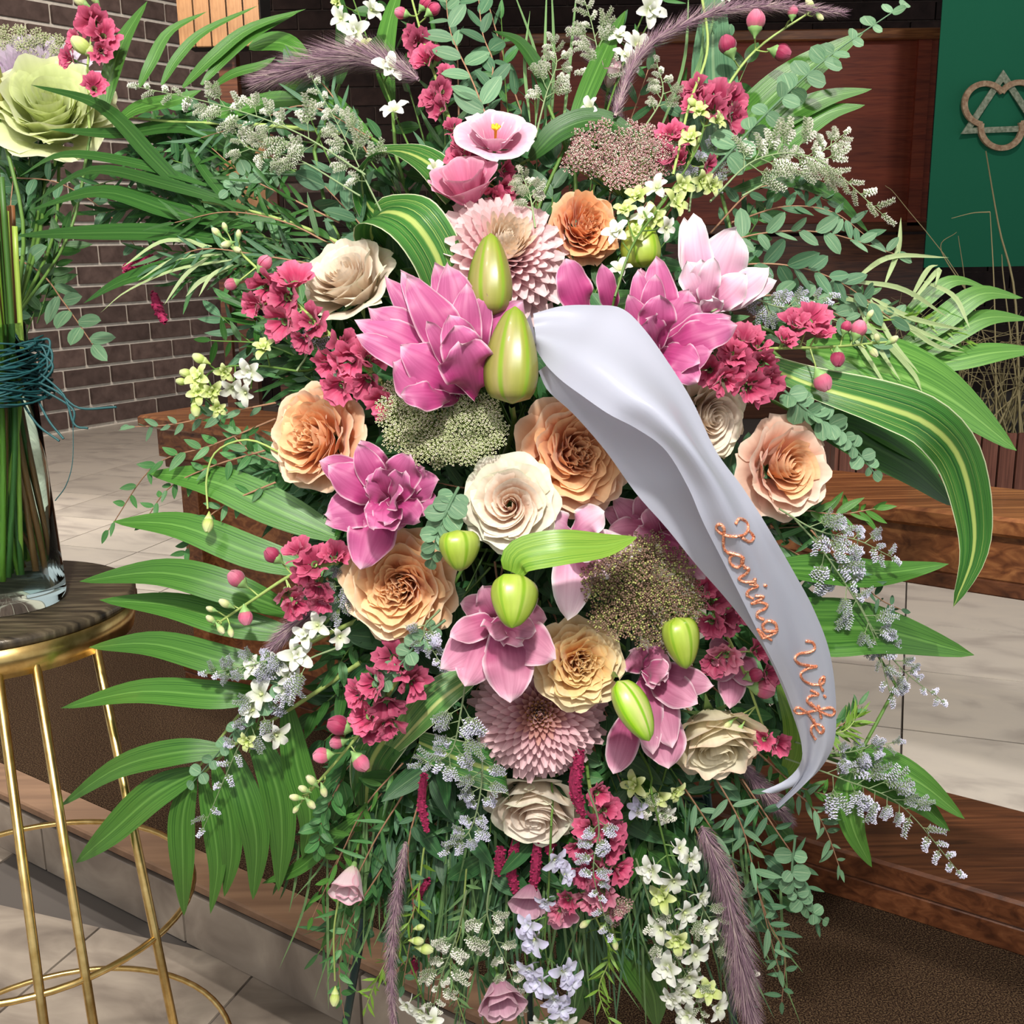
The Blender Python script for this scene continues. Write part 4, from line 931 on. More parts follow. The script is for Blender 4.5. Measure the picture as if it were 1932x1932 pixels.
lilybud('tall olive green lily bud in front of the pale chrysanthemum', 928, 596, 926, 440, 88, m_bud1, -.055)
lilybud('largest olive green lily bud left of the ribbon fold', 966, 762, 972, 578, 101, m_bud1, -.085)
lilybud('small lime lily bud below the round cream rose at its left', 862, 1000, 868, 1078, 76, m_bud2, -.085, fat=.6)
lilybud('plump pale green lily bud under the long bright leaf', 968, 1088, 966, 1185, 86, m_bud2, -.10, -.02, fat=.6)
lilybud('bright green slanted lily bud right of the yellow peach rose', 1165, 1285, 1225, 1398, 66, m_bud3, -.08, -.01, fat=.4)
lilybud('green lily bud poking out below the dark lace flower', 1275, 1165, 1295, 1262, 74, m_bud2, -.04, fat=.5)
lilybud('yellow green lily bud behind the pale green larkspur', 1215, 505, 1205, 405, 84, m_bud2, .01, fat=.5)
lilybud('small greenish bud at the far left beside the lime rose', -8, 215, -6, 115, 46, m_bud1, .10)
t = Thing('lily_leaf', 'bright green pointed leaf lying across the middle of the spray', 'leaf', P(968, 1075, -.09))
t.part('leaf_blade', bladepath([(968, 1080, -.10), (985, 1050, -.105), (1060, 1035, -.11), (1140, 1030, -.10), (1202, 1014, -.09)], 62, fold=.22, prof=np.sin(PI * (.12 + .88 * np.linspace(0, 1, 18)) ** .9) ** .8), m_lime)
# ------------------------------------------------------------------ eustoma
m_eus = petalmat('eustoma_pink', (.52, .10, .22), (.80, .36, .52), (.88, .58, .68), (.92, .76, .82), .40, streak=10, vein=.08)
m_eus_d = petalmat('eustoma_deep', (.45, .06, .16), (.70, .19, .34), (.78, .32, .46), (.85, .5, .6), .44, streak=10, vein=.12)
m_eus_w = petalmat('eustoma_pale', (.70, .70, .50), (.84, .62, .66), (.86, .68, .72), (.80, .40, .50), .36, streak=10, vein=.08)
m_eus_m = petalmat('eustoma_mauve', (.40, .12, .24), (.60, .28, .40), (.70, .42, .52), (.78, .52, .6), .42, streak=10, vein=.15)
m_stamen = plain('stamen_yellow', (.85, .50, .02), .6)
def eustoma(label, x, y, R, face, mat, off=-.02, rings=((5, .95, .05, .30), (5, .62, .30, .12)), stam=True, sq=.85, roll=0):
    s = px(R, d0(x, y) + off); c = P(x, y, off); n = nrm(VIEW + RIGHT * face[0] + UP * face[1]); M0 = zframe(n, c, s, roll)
    th = Thing('eustoma', label, 'eustoma', c); rr = random.Random(int(x * 7 + y))
    for li, (k, R_, h, fl) in enumerate(rings):
        for i in range(k):
            mb = MB(); mb.grid(petal_sheet(R_, .95, h, -.55, fl, .07, rr.random() * 999, 11, 8, k=2)); th.inst('petal', mb.mesh('petal', mat), M0 @ rotz(i * 2 * PI / k + li * .6 + rr.uniform(-.2, .2)))
    if stam:
        mb = MB(); mb.tube([(0, 0, -.3), (0, 0, .12), (0, 0, .2)], [.035, .05, .1], 7, cap=True)
        for i in range(5): mb.tube([(0, 0, .05), (.12 * math.cos(i * 1.26), .12 * math.sin(i * 1.26), .22)], [.02, .05], 5, cap=True)
        th.inst('stamen', mb.mesh('stamen', m_stamen), M0)
    mb = MB(); mb.grid(np.array([[(r * math.cos(a), r * math.sin(a), z) for a in np.linspace(0, 2 * PI, 8, endpoint=False)] for r, z in ((.05, -.85), (.12, -.7), (.15, -.5))]), wrap=True)
    th.inst('calyx', mb.mesh('calyx', m_calyx), M0); stem_to_foam(th, c - n * s * .8, -n, .002); return th
eustoma('open light pink eustoma with a yellow stamen at top centre', 935, 250, 66, (.05, .75), m_eus, -.015)
eustoma('pink half open eustoma seen from the side above the chrysanthemum', 878, 352, 66, (-.25, .95), m_eus_d, .0, ((5, .9, .45, .12), (5, .6, .6, .05)), False)
eustoma('pale pink eustoma bud hanging alone at lower left', 661, 1658, 46, (-.2, -.9), m_eus_w, .0, ((4, .72, .75, .04), (4, .45, .7, .0)), False)
eustoma('dusty mauve eustoma near the bottom of the spray', 945, 1876, 52, (.2, -.7), m_eus_m, -.01, ((5, .85, .55, .04), (4, .55, .6, .0)), False)
eustoma('faded pink eustoma low in the middle beside the crimson tassels', 1000, 1690, 42, (-.3, -.8), m_eus_m, .02, ((4, .8, .7, .04),), False)
eustoma('pink eustoma bud standing among the grasses at top centre', 1150, 150, 30, (.1, .9), m_eus_w, .05, ((4, .62, 1.1, .0), (3, .4, 1.0, .0)), False)
eustoma('mauve pink eustoma under the small white larkspur at bottom', 1058, 1712, 36, (.2, -.9), m_eus_d, .015, ((4, .8, .8, .02),), False)
# ------------------------------------------------------------------ raspberry stock
spike('stock_flower', 'raspberry stock stem on the left with cream buds at its tip', 'stock', [(720, 720), (600, 610), (500, 520), (430, 455)],
      [(555, 525, 38, 's'), (500, 545, 34, 's'), (535, 560, 36, 's'), (480, 580, 28, 's'), (530, 610, 34, 's'), (585, 605, 34, 's'), (570, 640, 26, 's'), (620, 690, 34, 's'), (660, 680, 36, 's'), (700, 670, 34, 's'), (640, 730, 32, 's'), (690, 720, 36, 's'), (720, 760, 30, 's'), (650, 650, 30, 's'),
       (497, 500, 24, 'b'), (440, 535, 20, 'b'), (410, 440, 16, 'y'), (430, 460, 18, 'y'), (450, 445, 14, 'y'), (425, 430, 13, 'y'), (445, 470, 16, 'y')])
spike('stock_flower', 'raspberry stock stem lying to the right above the ribbon', 'stock', [(1340, 690), (1440, 660), (1560, 655), (1680, 645)],
      [(1530, 600, 36, 's'), (1500, 610, 30, 's'), (1545, 625, 26, 's'), (1405, 640, 34, 's'), (1390, 690, 34, 's'), (1430, 650, 26, 's'), (1440, 690, 32, 's'), (1415, 735, 36, 's'), (1450, 720, 30, 's'), (1370, 720, 30, 's'), (1385, 665, 30, 's'), (1480, 640, 22, 's'), (1340, 700, 28, 's'),
       (1580, 672, 24, 'd'), (1618, 625, 26, 'b'), (1550, 715, 30, 'b'), (1595, 620, 18, 'd'), (1640, 596, 15, 'y'), (1645, 662, 18, 'y'), (1682, 643, 17, 'y'), (1655, 640, 14, 'y')])
spike('stock_flower', 'raspberry stock stem pointing left below the ruffled lily', 'stock', [(640, 1060), (560, 1080), (480, 1130), (405, 1180)],
      [(590, 1060, 34, 's'), (560, 1040, 28, 's'), (600, 1110, 30, 's'), (630, 1050, 30, 's'), (575, 1085, 26, 's'), (560, 1140, 28, 's'), (610, 1140, 24, 's'), (518, 1050, 26, 'd'), (545, 1125, 28, 'p'), (450, 1095, 28, 'b'), (463, 1160, 24, 'b'), (428, 1140, 20, 'y'), (400, 1170, 16, 'y'), (415, 1185, 16, 'y'), (435, 1190, 15, 'y'), (400, 1150, 14, 'y')])
spike('stock_flower', 'raspberry stock stem pointing to the lower left corner', 'stock', [(780, 1230), (720, 1330), (640, 1430), (570, 1510)],
      [(740, 1240, 34, 's'), (780, 1290, 32, 's'), (700, 1290, 32, 's'), (675, 1310, 28, 's'), (730, 1330, 34, 's'), (735, 1370, 30, 's'), (690, 1350, 32, 's'), (645, 1370, 34, 'd'), (700, 1380, 26, 's'), (760, 1260, 26, 's'), (678, 1435, 28, 'b'), (612, 1425, 26, 'b'), (640, 1400, 22, 'b'), (590, 1475, 20, 'y'), (560, 1505, 17, 'y'), (585, 1515, 17, 'y'), (575, 1490, 16, 'y'), (610, 1490, 17, 'y'), (560, 1525, 13, 'y')])
spike('stock_flower', 'deep raspberry stock stem standing at the top left of centre', 'stock', [(880, 320, .02), (840, 200, .02), (800, 80, .02), (775, -10, .02)],
      [(790, 85, 30, 's'), (800, 110, 28, 's'), (826, 105, 24, 's'), (780, 70, 22, 's'), (835, 170, 24, 's'), (815, 185, 26, 's'), (830, 205, 24, 's'), (850, 240, 22, 's'), (875, 275, 30, 's'), (865, 300, 28, 's'), (900, 300, 26, 's'), (845, 140, 22, 's'), (815, 20, 22, 'd'), (760, 25, 20, 'b'), (800, 10, 20, 'd'), (885, 265, 24, 's'), (950, 360, 28, 's'), (930, 375, 26, 's'), (955, 320, 22, 's')], .03)
spike('stock_flower', 'pink stock stem with plump buds standing at top right', 'stock', [(1290, 330, .03), (1340, 220, .03), (1420, 100, .03), (1540, 15, .03)],
      [(1350, 180, 36, 's'), (1325, 185, 32, 's'), (1385, 195, 32, 's'), (1345, 210, 28, 's'), (1385, 225, 30, 's'), (1310, 165, 26, 's'), (1305, 195, 24, 's'), (1375, 90, 30, 'd'), (1425, 45, 32, 'b'), (1470, 98, 28, 'd'), (1495, 25, 18, 'b'), (1530, 10, 18, 'y'), (1545, 30, 14, 'y'), (1265, 250, 26, 's'), (1260, 290, 24, 's'), (1285, 300, 26, 's'), (1338, 315, 22, 's'), (1290, 260, 20, 's')], .02)
spike('stock_flower', 'raspberry stock stem hanging just left of the ribbon lettering', 'stock', [(1300, 1080, .0), (1350, 1160), (1400, 1260), (1450, 1400)],
      [(1345, 1130, 32, 's'), (1370, 1165, 32, 's'), (1340, 1175, 28, 's'), (1395, 1150, 26, 's'), (1330, 1110, 24, 's'), (1368, 1240, 32, 'p'), (1345, 1250, 26, 's'), (1430, 1230, 26, 's'), (1436, 1300, 32, 'b'), (1420, 1275, 24, 'd'), (1450, 1270, 24, 's'), (1470, 1400, 26, 's'), (1440, 1395, 22, 's'), (1375, 1365, 15, 'y'), (1395, 1375, 15, 'y')], .0)
spike('stock_flower', 'deep raspberry stock stem hanging at the bottom centre', 'stock', [(1110, 1470, .02), (1125, 1560, .02), (1140, 1680, .02), (1165, 1790, .02)],
      [(1115, 1565, 32, 's'), (1155, 1570, 28, 's'), (1090, 1600, 30, 's'), (1150, 1610, 30, 's'), (1120, 1640, 34, 's'), (1170, 1640, 28, 's'), (1095, 1650, 28, 's'), (1135, 1680, 34, 'p'), (1110, 1700, 28, 'p'), (1145, 1530, 28, 's'), (1130, 1500, 26, 's'), (1070, 1700, 22, 's'), (1160, 1720, 24, 'p'), (1105, 1742, 16, 'y'), (1138, 1750, 14, 'y'), (1160, 1780, 15, 'y'), (1050, 1720, 24, 'p')], .0)
spike('stock_flower', 'dusty pink stock stem in the vase arrangement at top left', 'stock', [(170, 260, .16), (165, 130, .16), (190, -30, .16)],
      [(180, 45, 34, 's'), (195, 65, 30, 's'), (165, 35, 24, 's'), (190, 95, 22, 's'), (140, 75, 20, 's'), (128, 110, 20, 's'), (178, 165, 24, 's'), (155, 5, 22, 'y'), (160, 90, 34, 'G'), (180, 0, 18, 'y')], .0)
# ------------------------------------------------------------------ larkspur
def lark(label, path, fl, off=-.01, **k): return spike('larkspur', label, 'larkspur', path, fl, off, stem=m_stem, r=.0014, **k)
lark('white larkspur at the top left with drooping open florets', [(800, 330, .02), (760, 250, .02), (710, 120, .02), (660, -20, .02)], [(672, 60, 32, 'w'), (645, 35, 26, 'w'), (735, 130, 32, 'w'), (745, 210, 30, 'w'), (700, 20, 26, 'w'), (820, 320, 24, 'w'), (690, 90, 18, 'g'), (640, 5, 18, 'g')], .02)
lark('white larkspur standing at the top right of centre', [(1130, 260, .02), (1165, 150, .02), (1200, 60, .02), (1240, -30, .02)], [(1225, 20, 34, 'w'), (1200, 85, 30, 'w'), (1180, 110, 28, 'w'), (1115, 205, 24, 'w'), (1170, 70, 22, 'w'), (1190, 120, 24, 'w'), (1360, -10, 20, 'w')], .03)
lark('pale green larkspur cluster beside the orange rose', [(1160, 560, -.02), (1195, 460, -.03), (1260, 370, -.02), (1320, 270, -.01), (1330, 190, 0)],
     [(1205, 375, 26, 'g'), (1240, 355, 26, 'w'), (1270, 385, 28, 'g'), (1215, 410, 26, 'w'), (1165, 440, 28, 'w'), (1235, 410, 26, 'g'), (1285, 350, 24, 'g'), (1170, 510, 26, 'w'), (1180, 400, 22, 'g'), (1305, 265, 24, 'g'), (1320, 215, 22, 'g'), (1350, 230, 20, 'g'), (1320, 340, 24, 'g'), (1310, 195, 18, 'G'), (1340, 350, 22, 'g'), (1255, 430, 24, 'w'), (1200, 440, 20, 'g')], -.01)
lark('yellow green larkspur reaching out to the left edge', [(560, 700, .01), (480, 690, .01), (400, 700, .01), (360, 760, .01)],
     [(380, 715, 28, 'g'), (400, 735, 24, 'g'), (375, 740, 24, 'g'), (440, 730, 28, 'w'), (470, 700, 28, 'w'), (465, 740, 26, 'w'), (368, 770, 22, 'G'), (355, 705, 20, 'G'), (380, 678, 22, 'G'), (410, 770, 18, 'g'), (425, 700, 20, 'g'), (500, 660, 24, 'g'), (345, 720, 16, 'G')], .0)
lark('white larkspur trailing to the lower left beside the palm leaves', [(640, 1150, .0), (560, 1230, .0), (500, 1330, .01), (470, 1420, .01)],
     [(560, 1235, 34, 'w'), (530, 1250, 28, 'w'), (480, 1260, 24, 'w'), (495, 1310, 34, 'w'), (480, 1340, 28, 'w'), (520, 1385, 30, 'w'), (545, 1275, 26, 'w'), (470, 1395, 22, 'g'), (575, 1200, 26, 'w'), (600, 1180, 28, 'w'), (540, 1300, 22, 'w'), (640, 1200, 24, 'w')], .0)
lark('lavender white larkspur at the bottom centre', [(1040, 1560, -.01), (1035, 1680, -.01), (1030, 1800, -.01), (1070, 1940, .0)],
     [(1045, 1620, 28, 'l'), (1065, 1650, 24, 'l'), (1030, 1700, 20, 'l'), (1010, 1770, 36, 'l'), (1000, 1745, 26, 'l'), (1060, 1830, 32, 'l'), (1020, 1850, 34, 'l'), (1075, 1850, 28, 'l'), (1045, 1880, 32, 'l'), (1000, 1825, 26, 'l'), (1060, 1900, 28, 'l'), (1060, 1925, 30, 'w'), (1025, 1930, 26, 'w')], -.02)
lark('creamy larkspur with many florets hanging at bottom right', [(1230, 1500, .0), (1260, 1620, .0), (1290, 1760, .0), (1330, 1945, .0)],
     [(1230, 1640, 30, 'w'), (1270, 1660, 28, 'w'), (1300, 1620, 28, 'w'), (1255, 1690, 30, 'g'), (1290, 1720, 30, 'w'), (1250, 1750, 32, 'w'), (1280, 1770, 28, 'g'), (1310, 1800, 30, 'w'), (1262, 1825, 34, 'w'), (1300, 1840, 30, 'w'), (1290, 1870, 28, 'w'), (1330, 1870, 28, 'g'), (1270, 1880, 26, 'w'), (1350, 1900, 30, 'w'), (1300, 1915, 30, 'w'), (1280, 1600, 24, 'w'), (1320, 1690, 24, 'w'), (1330, 1750, 26, 'w')], -.01)
lark('shaded creamy larkspur hanging below the ivory rose', [(1260, 1440, .03), (1240, 1500, .03), (1200, 1560, .03)], [(1200, 1480, 28, 'g'), (1240, 1500, 30, 'g'), (1250, 1530, 28, 'w'), (1205, 1525, 24, 'l'), (1270, 1490, 24, 'g')], .02)
lark('small white larkspur at the very bottom left of centre', [(760, 1780, .02), (790, 1860, .02), (820, 1945, .02)], [(795, 1905, 26, 'w'), (815, 1925, 24, 'w'), (770, 1895, 20, 'w'), (790, 1750, 14, 'G'), (800, 1790, 22, 'G'), (785, 1775, 18, 'G')], .0)
for i, (lab, x, y) in enumerate((('pale green flower bud hanging on a curved stalk at left', 393, 985), ('green pod bud dangling below the pale eustoma', 632, 1880))):
    th = Thing('flower_bud', lab, 'flower bud', P(x, y - 45, -.01)); th.inst('bud', B_YG[0], zframe(-UP + VIEW * .3, P(x, y, -.015), px(26)))
    mb = MB(); pth = [(540, 860), (470, 830), (410, 850), (390, 900), (392, 960)] if i == 0 else [(640, 1690), (630, 1760), (632, 1850)]
    mb.tube(spline(pts3(pth), 16), .0012, 5); th.part('stem', mb, m_stem_l)
# ------------------------------------------------------------------ lace flowers
lace('pale green lace flower left of the big peach rose', disc(828, 800, 112, 78, 64, .15) + [(735, 730), (745, 745), (880, 730), (870, 715), (935, 790), (945, 810), (920, 770), (940, 830)], (840, 850), [m_ql_g, m_ql_s, m_ql_w], 17, -.045)
lace('dark olive maroon lace flower right of the pale half open lily', disc(1215, 1115, 106, 102, 40, .2), (1215, 1140), [m_ql_b, m_ql_y, m_ql_y], 27, -.035)
lace('mauve pink lace flower under the grasses at top right', disc(1180, 290, 100, 58, 48, .1) + [(1080, 290), (1095, 275), (1110, 300), (1075, 310)], (1180, 380), [m_ql_p, m_ql_s, m_ql_w], 20, .01)
lace('grey green lace flower in the vase arrangement at top left', disc(55, 80, 85, 28, 26, .1), (60, 160), [m_ql_g, m_ql_s, m_ql_w], 18, .2)
lace('pinkish lace cluster hanging low beside the bottom stock stem', disc(1165, 1720, 26, 20, 8, 0), (1165, 1680), [m_ql_p, m_ql_s, m_ql_w], 14, -.01)
# ------------------------------------------------------------------ amaranthus and grass plumes
amaranth('crimson amaranth tassel under the mauve chrysanthemum', [[(1095, 1420), (1085, 1480), (1100, 1540)]], 17, -.005)
amaranth('crimson amaranth tassel between the striped leaves at lower left', [[(800, 1460), (796, 1520), (806, 1570)]], 12, .01)
amaranth('cluster of crimson amaranth tassels below the white cream rose', [[(975, 1575), (965, 1640), (975, 1690)], [(1015, 1580), (1010, 1640), (1005, 1690)], [(945, 1600), (940, 1650)], [(1040, 1580), (1035, 1610)]], 15, .035)
amaranth('small crimson amaranth tassel in front of the brick wall', [[(290, 555), (300, 585), (312, 608)]], 15, .12)
amaranth('crimson amaranth tip behind the thin leaves at left', [[(235, 510), (270, 490), (298, 488)]], 15, .10)
amaranth('dark crimson amaranth piece at lower left of the easel spray', [[(808, 1660), (790, 1690), (780, 1720)], [(780, 1810), (782, 1835)]], 11, .05)
plume('purple fountain grass plume sweeping to the upper left', [(790, 150, .0), (700, 110, .0), (600, 120, .0), (485, 155, .0)], 52, .01, 3600)
plume('purple fountain grass plume arching to the top right', [(1160, 220, .0), (1210, 100, .0), (1330, 30, .0), (1450, 12, .0), (1590, 25, .0)], 30, .0, 2800)
plume('purple fountain grass plume hanging down at bottom right', [(1325, 1560, -.01), (1365, 1660, -.01), (1390, 1780, -.01), (1405, 1870, -.02), (1425, 1960, -.02)], 48, -.01, 3800)
plume('thin purple fountain grass plume hanging down at bottom left', [(765, 1590, .0), (748, 1700, .0), (738, 1830, .0), (745, 1960, .0)], 22, -.01, 2000)
plume('short purple plume behind the pink bud at the top', [(1190, 270, .06), (1130, 130, .06), (1080, 60, .06)], 26, .02, 1500)
plume('purple plume tuft among the stock buds at lower left', [(610, 1140, 0), (560, 1175, 0), (505, 1230, 0)], 26, .0, 1500)
plume('purple plume tuft in shade below the ribbon end', [(1390, 1430, .03), (1440, 1490, .03), (1490, 1550, .03)], 28, .02, 1600)
# ------------------------------------------------------------------ statice
for a in (('white statice spray reaching far to the upper left', [(690, 330), (560, 250), (420, 200), (265, 165)], 15, 70, 'w', .0),
          ('white statice spray rising left of the pink eustoma', [(720, 400), (680, 320), (640, 240), (590, 150)], 12, 62, 'w', .01),
          ('white statice spray between the thin leaves at left', [(680, 370), (560, 300), (470, 280), (440, 240)], 9, 55, 'w', .02),
          ('cream statice spray arching over the wooden screen at right', [(1340, 380), (1430, 300), (1540, 300), (1660, 400)], 16, 74, 'w', -.01),
          ('cream statice tips standing upright at right', [(1400, 370), (1490, 320), (1560, 280), (1590, 255)], 8, 56, 'w', .0),
          ('grey lavender statice beside the pale pink lily', [(1340, 590), (1400, 560), (1480, 580), (1560, 560)], 11, 56, 'l', -.01),
          ('lavender statice at the left edge of the lower lily', [(640, 1220), (560, 1260), (470, 1370), (385, 1560)], 14, 60, 'l', -.015),
          ('lavender statice running level over the striped leaf at left', [(620, 1190), (520, 1240), (450, 1260), (395, 1270)], 8, 46, 'l', -.02),
          ('lavender statice curtain left of the mauve chrysanthemum', [(880, 1270), (870, 1340), (850, 1420), (800, 1440)], 11, 58, 'l', -.04),
          ('lavender statice hanging in front of the striped leaves', [(900, 1370), (910, 1460), (890, 1560), (850, 1600)], 12, 54, 'l', -.03),
          ('lavender statice over the deep raspberry stock at bottom', [(1110, 1490), (1130, 1560), (1120, 1650), (1150, 1760)], 11, 44, 'l', -.04),
          ('lavender statice spray reaching right under the ribbon end', [(1480, 1430), (1590, 1470), (1700, 1520), (1805, 1640)], 15, 74, 'l', .0),
          ('lavender statice branch level above the lower right leaves', [(1500, 1400), (1580, 1420), (1640, 1410), (1690, 1400)], 7, 44, 'l', .0),
          ('lavender statice spray falling right of the ribbon', [(1500, 980), (1560, 1050), (1640, 1180), (1680, 1310)], 13, 62, 'l', .0),
          ('lavender statice sprig crossing the floor tiles at right', [(1600, 1100), (1660, 1210), (1710, 1270), (1775, 1320)], 9, 46, 'l', .01),
          ('lavender statice by the blush rose at right', [(1470, 960), (1540, 1000), (1620, 1020), (1680, 1050)], 10, 56, 'l', -.01),
          ('grey statice in the shade above the peach rose', [(560, 700), (580, 660), (540, 620)], 6, 42, 'l', .0),
          ('statice tuft right of the half open pink eustoma', [(1010, 430), (1000, 370), (985, 330)], 8, 42, 'w', -.01),
          ('grey white statice standing among the grasses at the top', [(1100, 240), (1130, 140), (1120, 60), (1100, -10)], 11, 66, 'w', .03),
          ('grey white statice between the top leaves', [(1010, 260), (1030, 180), (1050, 120), (1040, 80)], 9, 54, 'w', .03),
          ('statice sprig above the mauve lace flower', [(1210, 250), (1250, 180), (1240, 120)], 7, 42, 'w', .02),
          ('lavender statice right of the mauve lace flower', [(1300, 400), (1310, 350), (1350, 290), (1390, 280)], 9, 50, 'l', .02),
          ('lavender white statice hanging at the bottom left of centre', [(880, 1680), (860, 1770), (830, 1850), (810, 1940)], 13, 62, 'w', .0),
          ('lavender statice trailing at the lower middle edge', [(930, 1640), (920, 1730), (960, 1830), (980, 1900)], 10, 52, 'w', .01),
          ('grey lavender statice tangled with the bottom right plume', [(1300, 1640), (1330, 1720), (1380, 1790), (1420, 1830)], 9, 46, 'w', -.02),
          ('grey statice hanging beside the creamy larkspur', [(1200, 1620), (1240, 1740), (1300, 1850), (1330, 1930)], 11, 50, 'w', -.02),
          ('dark lavender statice left of the apricot rose', [(690, 1080), (650, 1100), (640, 1160)], 6, 44, 'l', -.01),
          ('small lavender statice below the apricot rose', [(830, 1150), (800, 1190), (830, 1250)], 6, 38, 'l', -.04),
          ('sparse statice below the slanted bud', [(1180, 1480), (1220, 1520), (1260, 1540)], 6, 36, 'w', .0)):
    statice(*a[:5], off=a[5])
# ------------------------------------------------------------------ big leaves
frond('palm frond with long narrow blades fanned to the lower left', [(720, 1150, .05), (560, 1230, .05), (450, 1350, .04), (362, 1465, .02)],
      [(76, (640, 1015, .05), (520, 960, .03), (400, 908, .02), (278, 892, .02)), (66, (610, 1080, .05), (480, 1045, .02), (340, 992, .01), (213, 984, .02)),
       (66, (560, 1160, .05), (430, 1110, .0), (300, 1080, -.01), (150, 1097, .01)), (62, (560, 1200, .04), (440, 1175, .01), (320, 1142, .01), (188, 1132, .02)),
       (62, (540, 1270, .04), (430, 1250, .0), (290, 1215, .0), (168, 1221, .02)), (58, (500, 1310, .04), (410, 1312, .0), (260, 1305, .0), (115, 1336, .02)),
       (56, (430, 1415, .03), (330, 1420, .0), (220, 1450, .0), (112, 1522, .02)), (74, (375, 1455, .02), (290, 1500, .0), (210, 1570, .0), (143, 1628, .02))], m_palm)
frond('palm frond with blades hanging straight down at lower left', [(680, 1250, .06), (560, 1330, .05), (450, 1400, .04), (372, 1470, .03)],
      [(60, (366, 1465, .02), (345, 1540, .01), (345, 1640, .01), (347, 1728, .03)), (44, (380, 1460, .03), (402, 1560, .02), (410, 1640, .02), (397, 1724, .03)), (50, (405, 1440, .03), (432, 1540, .02), (436, 1620, .02), (423, 1692, .03)),
       (64, (430, 1400, .04), (470, 1520, .02), (484, 1600, .02), (477, 1698, .03)), (66, (470, 1360, .04), (520, 1480, .03), (532, 1580, .03), (525, 1682, .04)), (60, (540, 1320, .05), (560, 1440, .04), (585, 1540, .04), (570, 1620, .05)), (34, (690, 1530, .06), (620, 1590, .05), (560, 1640, .05), (494, 1667, .05))], m_palm)
frond('palm frond with upright curved blades at the top left', [(640, 250, .08), (480, 235, .08), (330, 230, .07), (190, 215, .06)],
      [(46, (196, 212, .06), (210, 140, .05), (236, 70, .05), (278, 2, .06)), (30, (262, 165, .06), (285, 120, .05), (320, 60, .05), (390, 22, .06)), (28, (305, 160, .06), (335, 110, .05), (385, 60, .05), (486, 11, .06)),
       (34, (345, 165, .06), (400, 110, .05), (470, 55, .05), (577, 17, .06)), (30, (380, 160, .06), (425, 110, .06), (480, 65, .06), (560, 25, .07)), (28, (400, 165, .07), (440, 140, .06), (490, 125, .06), (520, 108, .06)),
       (44, (215, 235, .05), (260, 205, .04), (330, 190, .04), (380, 170, .05)), (60, (470, 90, .1), (510, 80, .1), (550, 90, .1), (600, 140, .1)), (50, (600, 190, .09), (520, 190, .08), (440, 210, .08), (380, 230, .08))], m_palm, n=14)
frond('palm frond with long thin blades sweeping across the left side', [(760, 520, .08), (600, 440, .07), (480, 400, .06), (380, 380, .05)],
      [(36, (385, 400, .05), (290, 300, .04), (190, 200, .04), (58, 160, .06)), (42, (480, 290, .08), (350, 240, .07), (220, 252, .07), (92, 244, .08)), (26, (390, 350, .05), (260, 310, .04), (120, 292, .05), (35, 334, .08)),
       (30, (470, 395, .05), (320, 350, .03), (170, 322, .04), (52, 392, .08)), (44, (480, 430, .06), (330, 400, .05), (190, 362, .05), (52, 398, .08)), (46, (430, 455, .07), (300, 440, .06), (150, 440, .06), (26, 445, .08)),
       (38, (420, 480, .07), (330, 500, .06), (230, 530, .06), (158, 572, .08)), (34, (520, 330, .08), (430, 280, .07), (400, 260, .07), (340, 235, .08)), (20, (350, 270, .06), (390, 330, .05), (430, 380, .05), (440, 400, .05))], m_palm_d, n=16)
frond('glossy palm leaflets spreading at the right edge', [(1560, 700, .06), (1640, 700, .05), (1720, 695, .04)],
      [(34, (1690, 620, .05), (1740, 570, .05), (1800, 530, .05), (1868, 545, .07)), (52, (1690, 665, .04), (1770, 610, .03), (1850, 555, .03), (1930, 562, .05)), (50, (1700, 690, .04), (1780, 640, .03), (1860, 600, .03), (1945, 602, .05)), (56, (1725, 695, .04), (1800, 680, .03), (1880, 665, .03), (1965, 660, .05))], m_aspi)
def single(label, w, pts, mat, **k):
    th = Thing('broad_leaf', label, 'leaf', P(*pts[0])); th.part('leaf_blade', bladepath(pts, w, **k), mat)
    mb = MB(); b = P(*pts[0]); mb.tube(tail(b, nrm(b - P(*pts[1])), n=7), .0022, 5); th.part('petiole', mb, m_stem); return th
single('very broad glossy green leaf at the right edge', 150, [(1520, 660, .05), (1640, 690, .03), (1780, 745, .02), (1918, 850, .04)], m_aspi, fold=.2)
single('dark broad leaf under the curled variegated leaf at right', 105, [(1520, 790, .06), (1620, 830, .05), (1720, 885, .05), (1800, 955, .06)], m_palm_d, fold=.2)
single('shaded green leaf below the striped leaf at right', 90, [(1540, 740, .07), (1640, 790, .06), (1720, 840, .06), (1790, 900, .07)], m_palm, fold=.2)
single('long pointed leaf on the right over the rail shadow', 66, [(1450, 1070, .03), (1560, 1075, .02), (1660, 1082, .02), (1790, 1064, .04)], m_palm, fold=.15)
single('wide tapering green leaf pointing right below the ribbon', 120, [(1400, 1160, .03), (1530, 1185, .02), (1660, 1190, .02), (1838, 1236, .05)], m_palm, fold=.2)
single('olive green pointed leaf at the lower right', 70, [(1590, 1425, .04), (1660, 1440, .03), (1740, 1480, .03), (1820, 1545, .05)], m_aspi, fold=.2)
single('second olive leaf under the lower right statice', 66, [(1590, 1440, .05), (1650, 1470, .04), (1730, 1510, .04), (1792, 1568, .06)], m_palm, fold=.2)
single('short green leaf hanging down at the lower right', 62, [(1612, 1440, .03), (1598, 1500, .02), (1612, 1570, .02), (1645, 1636, .04)], m_aspi, fold=.2)
single('green leaf half hidden behind the ribbon end', 60, [(1470, 1290, .04), (1500, 1360, .03), (1500, 1430, .03), (1470, 1480, .04)], m_lime, fold=.2)
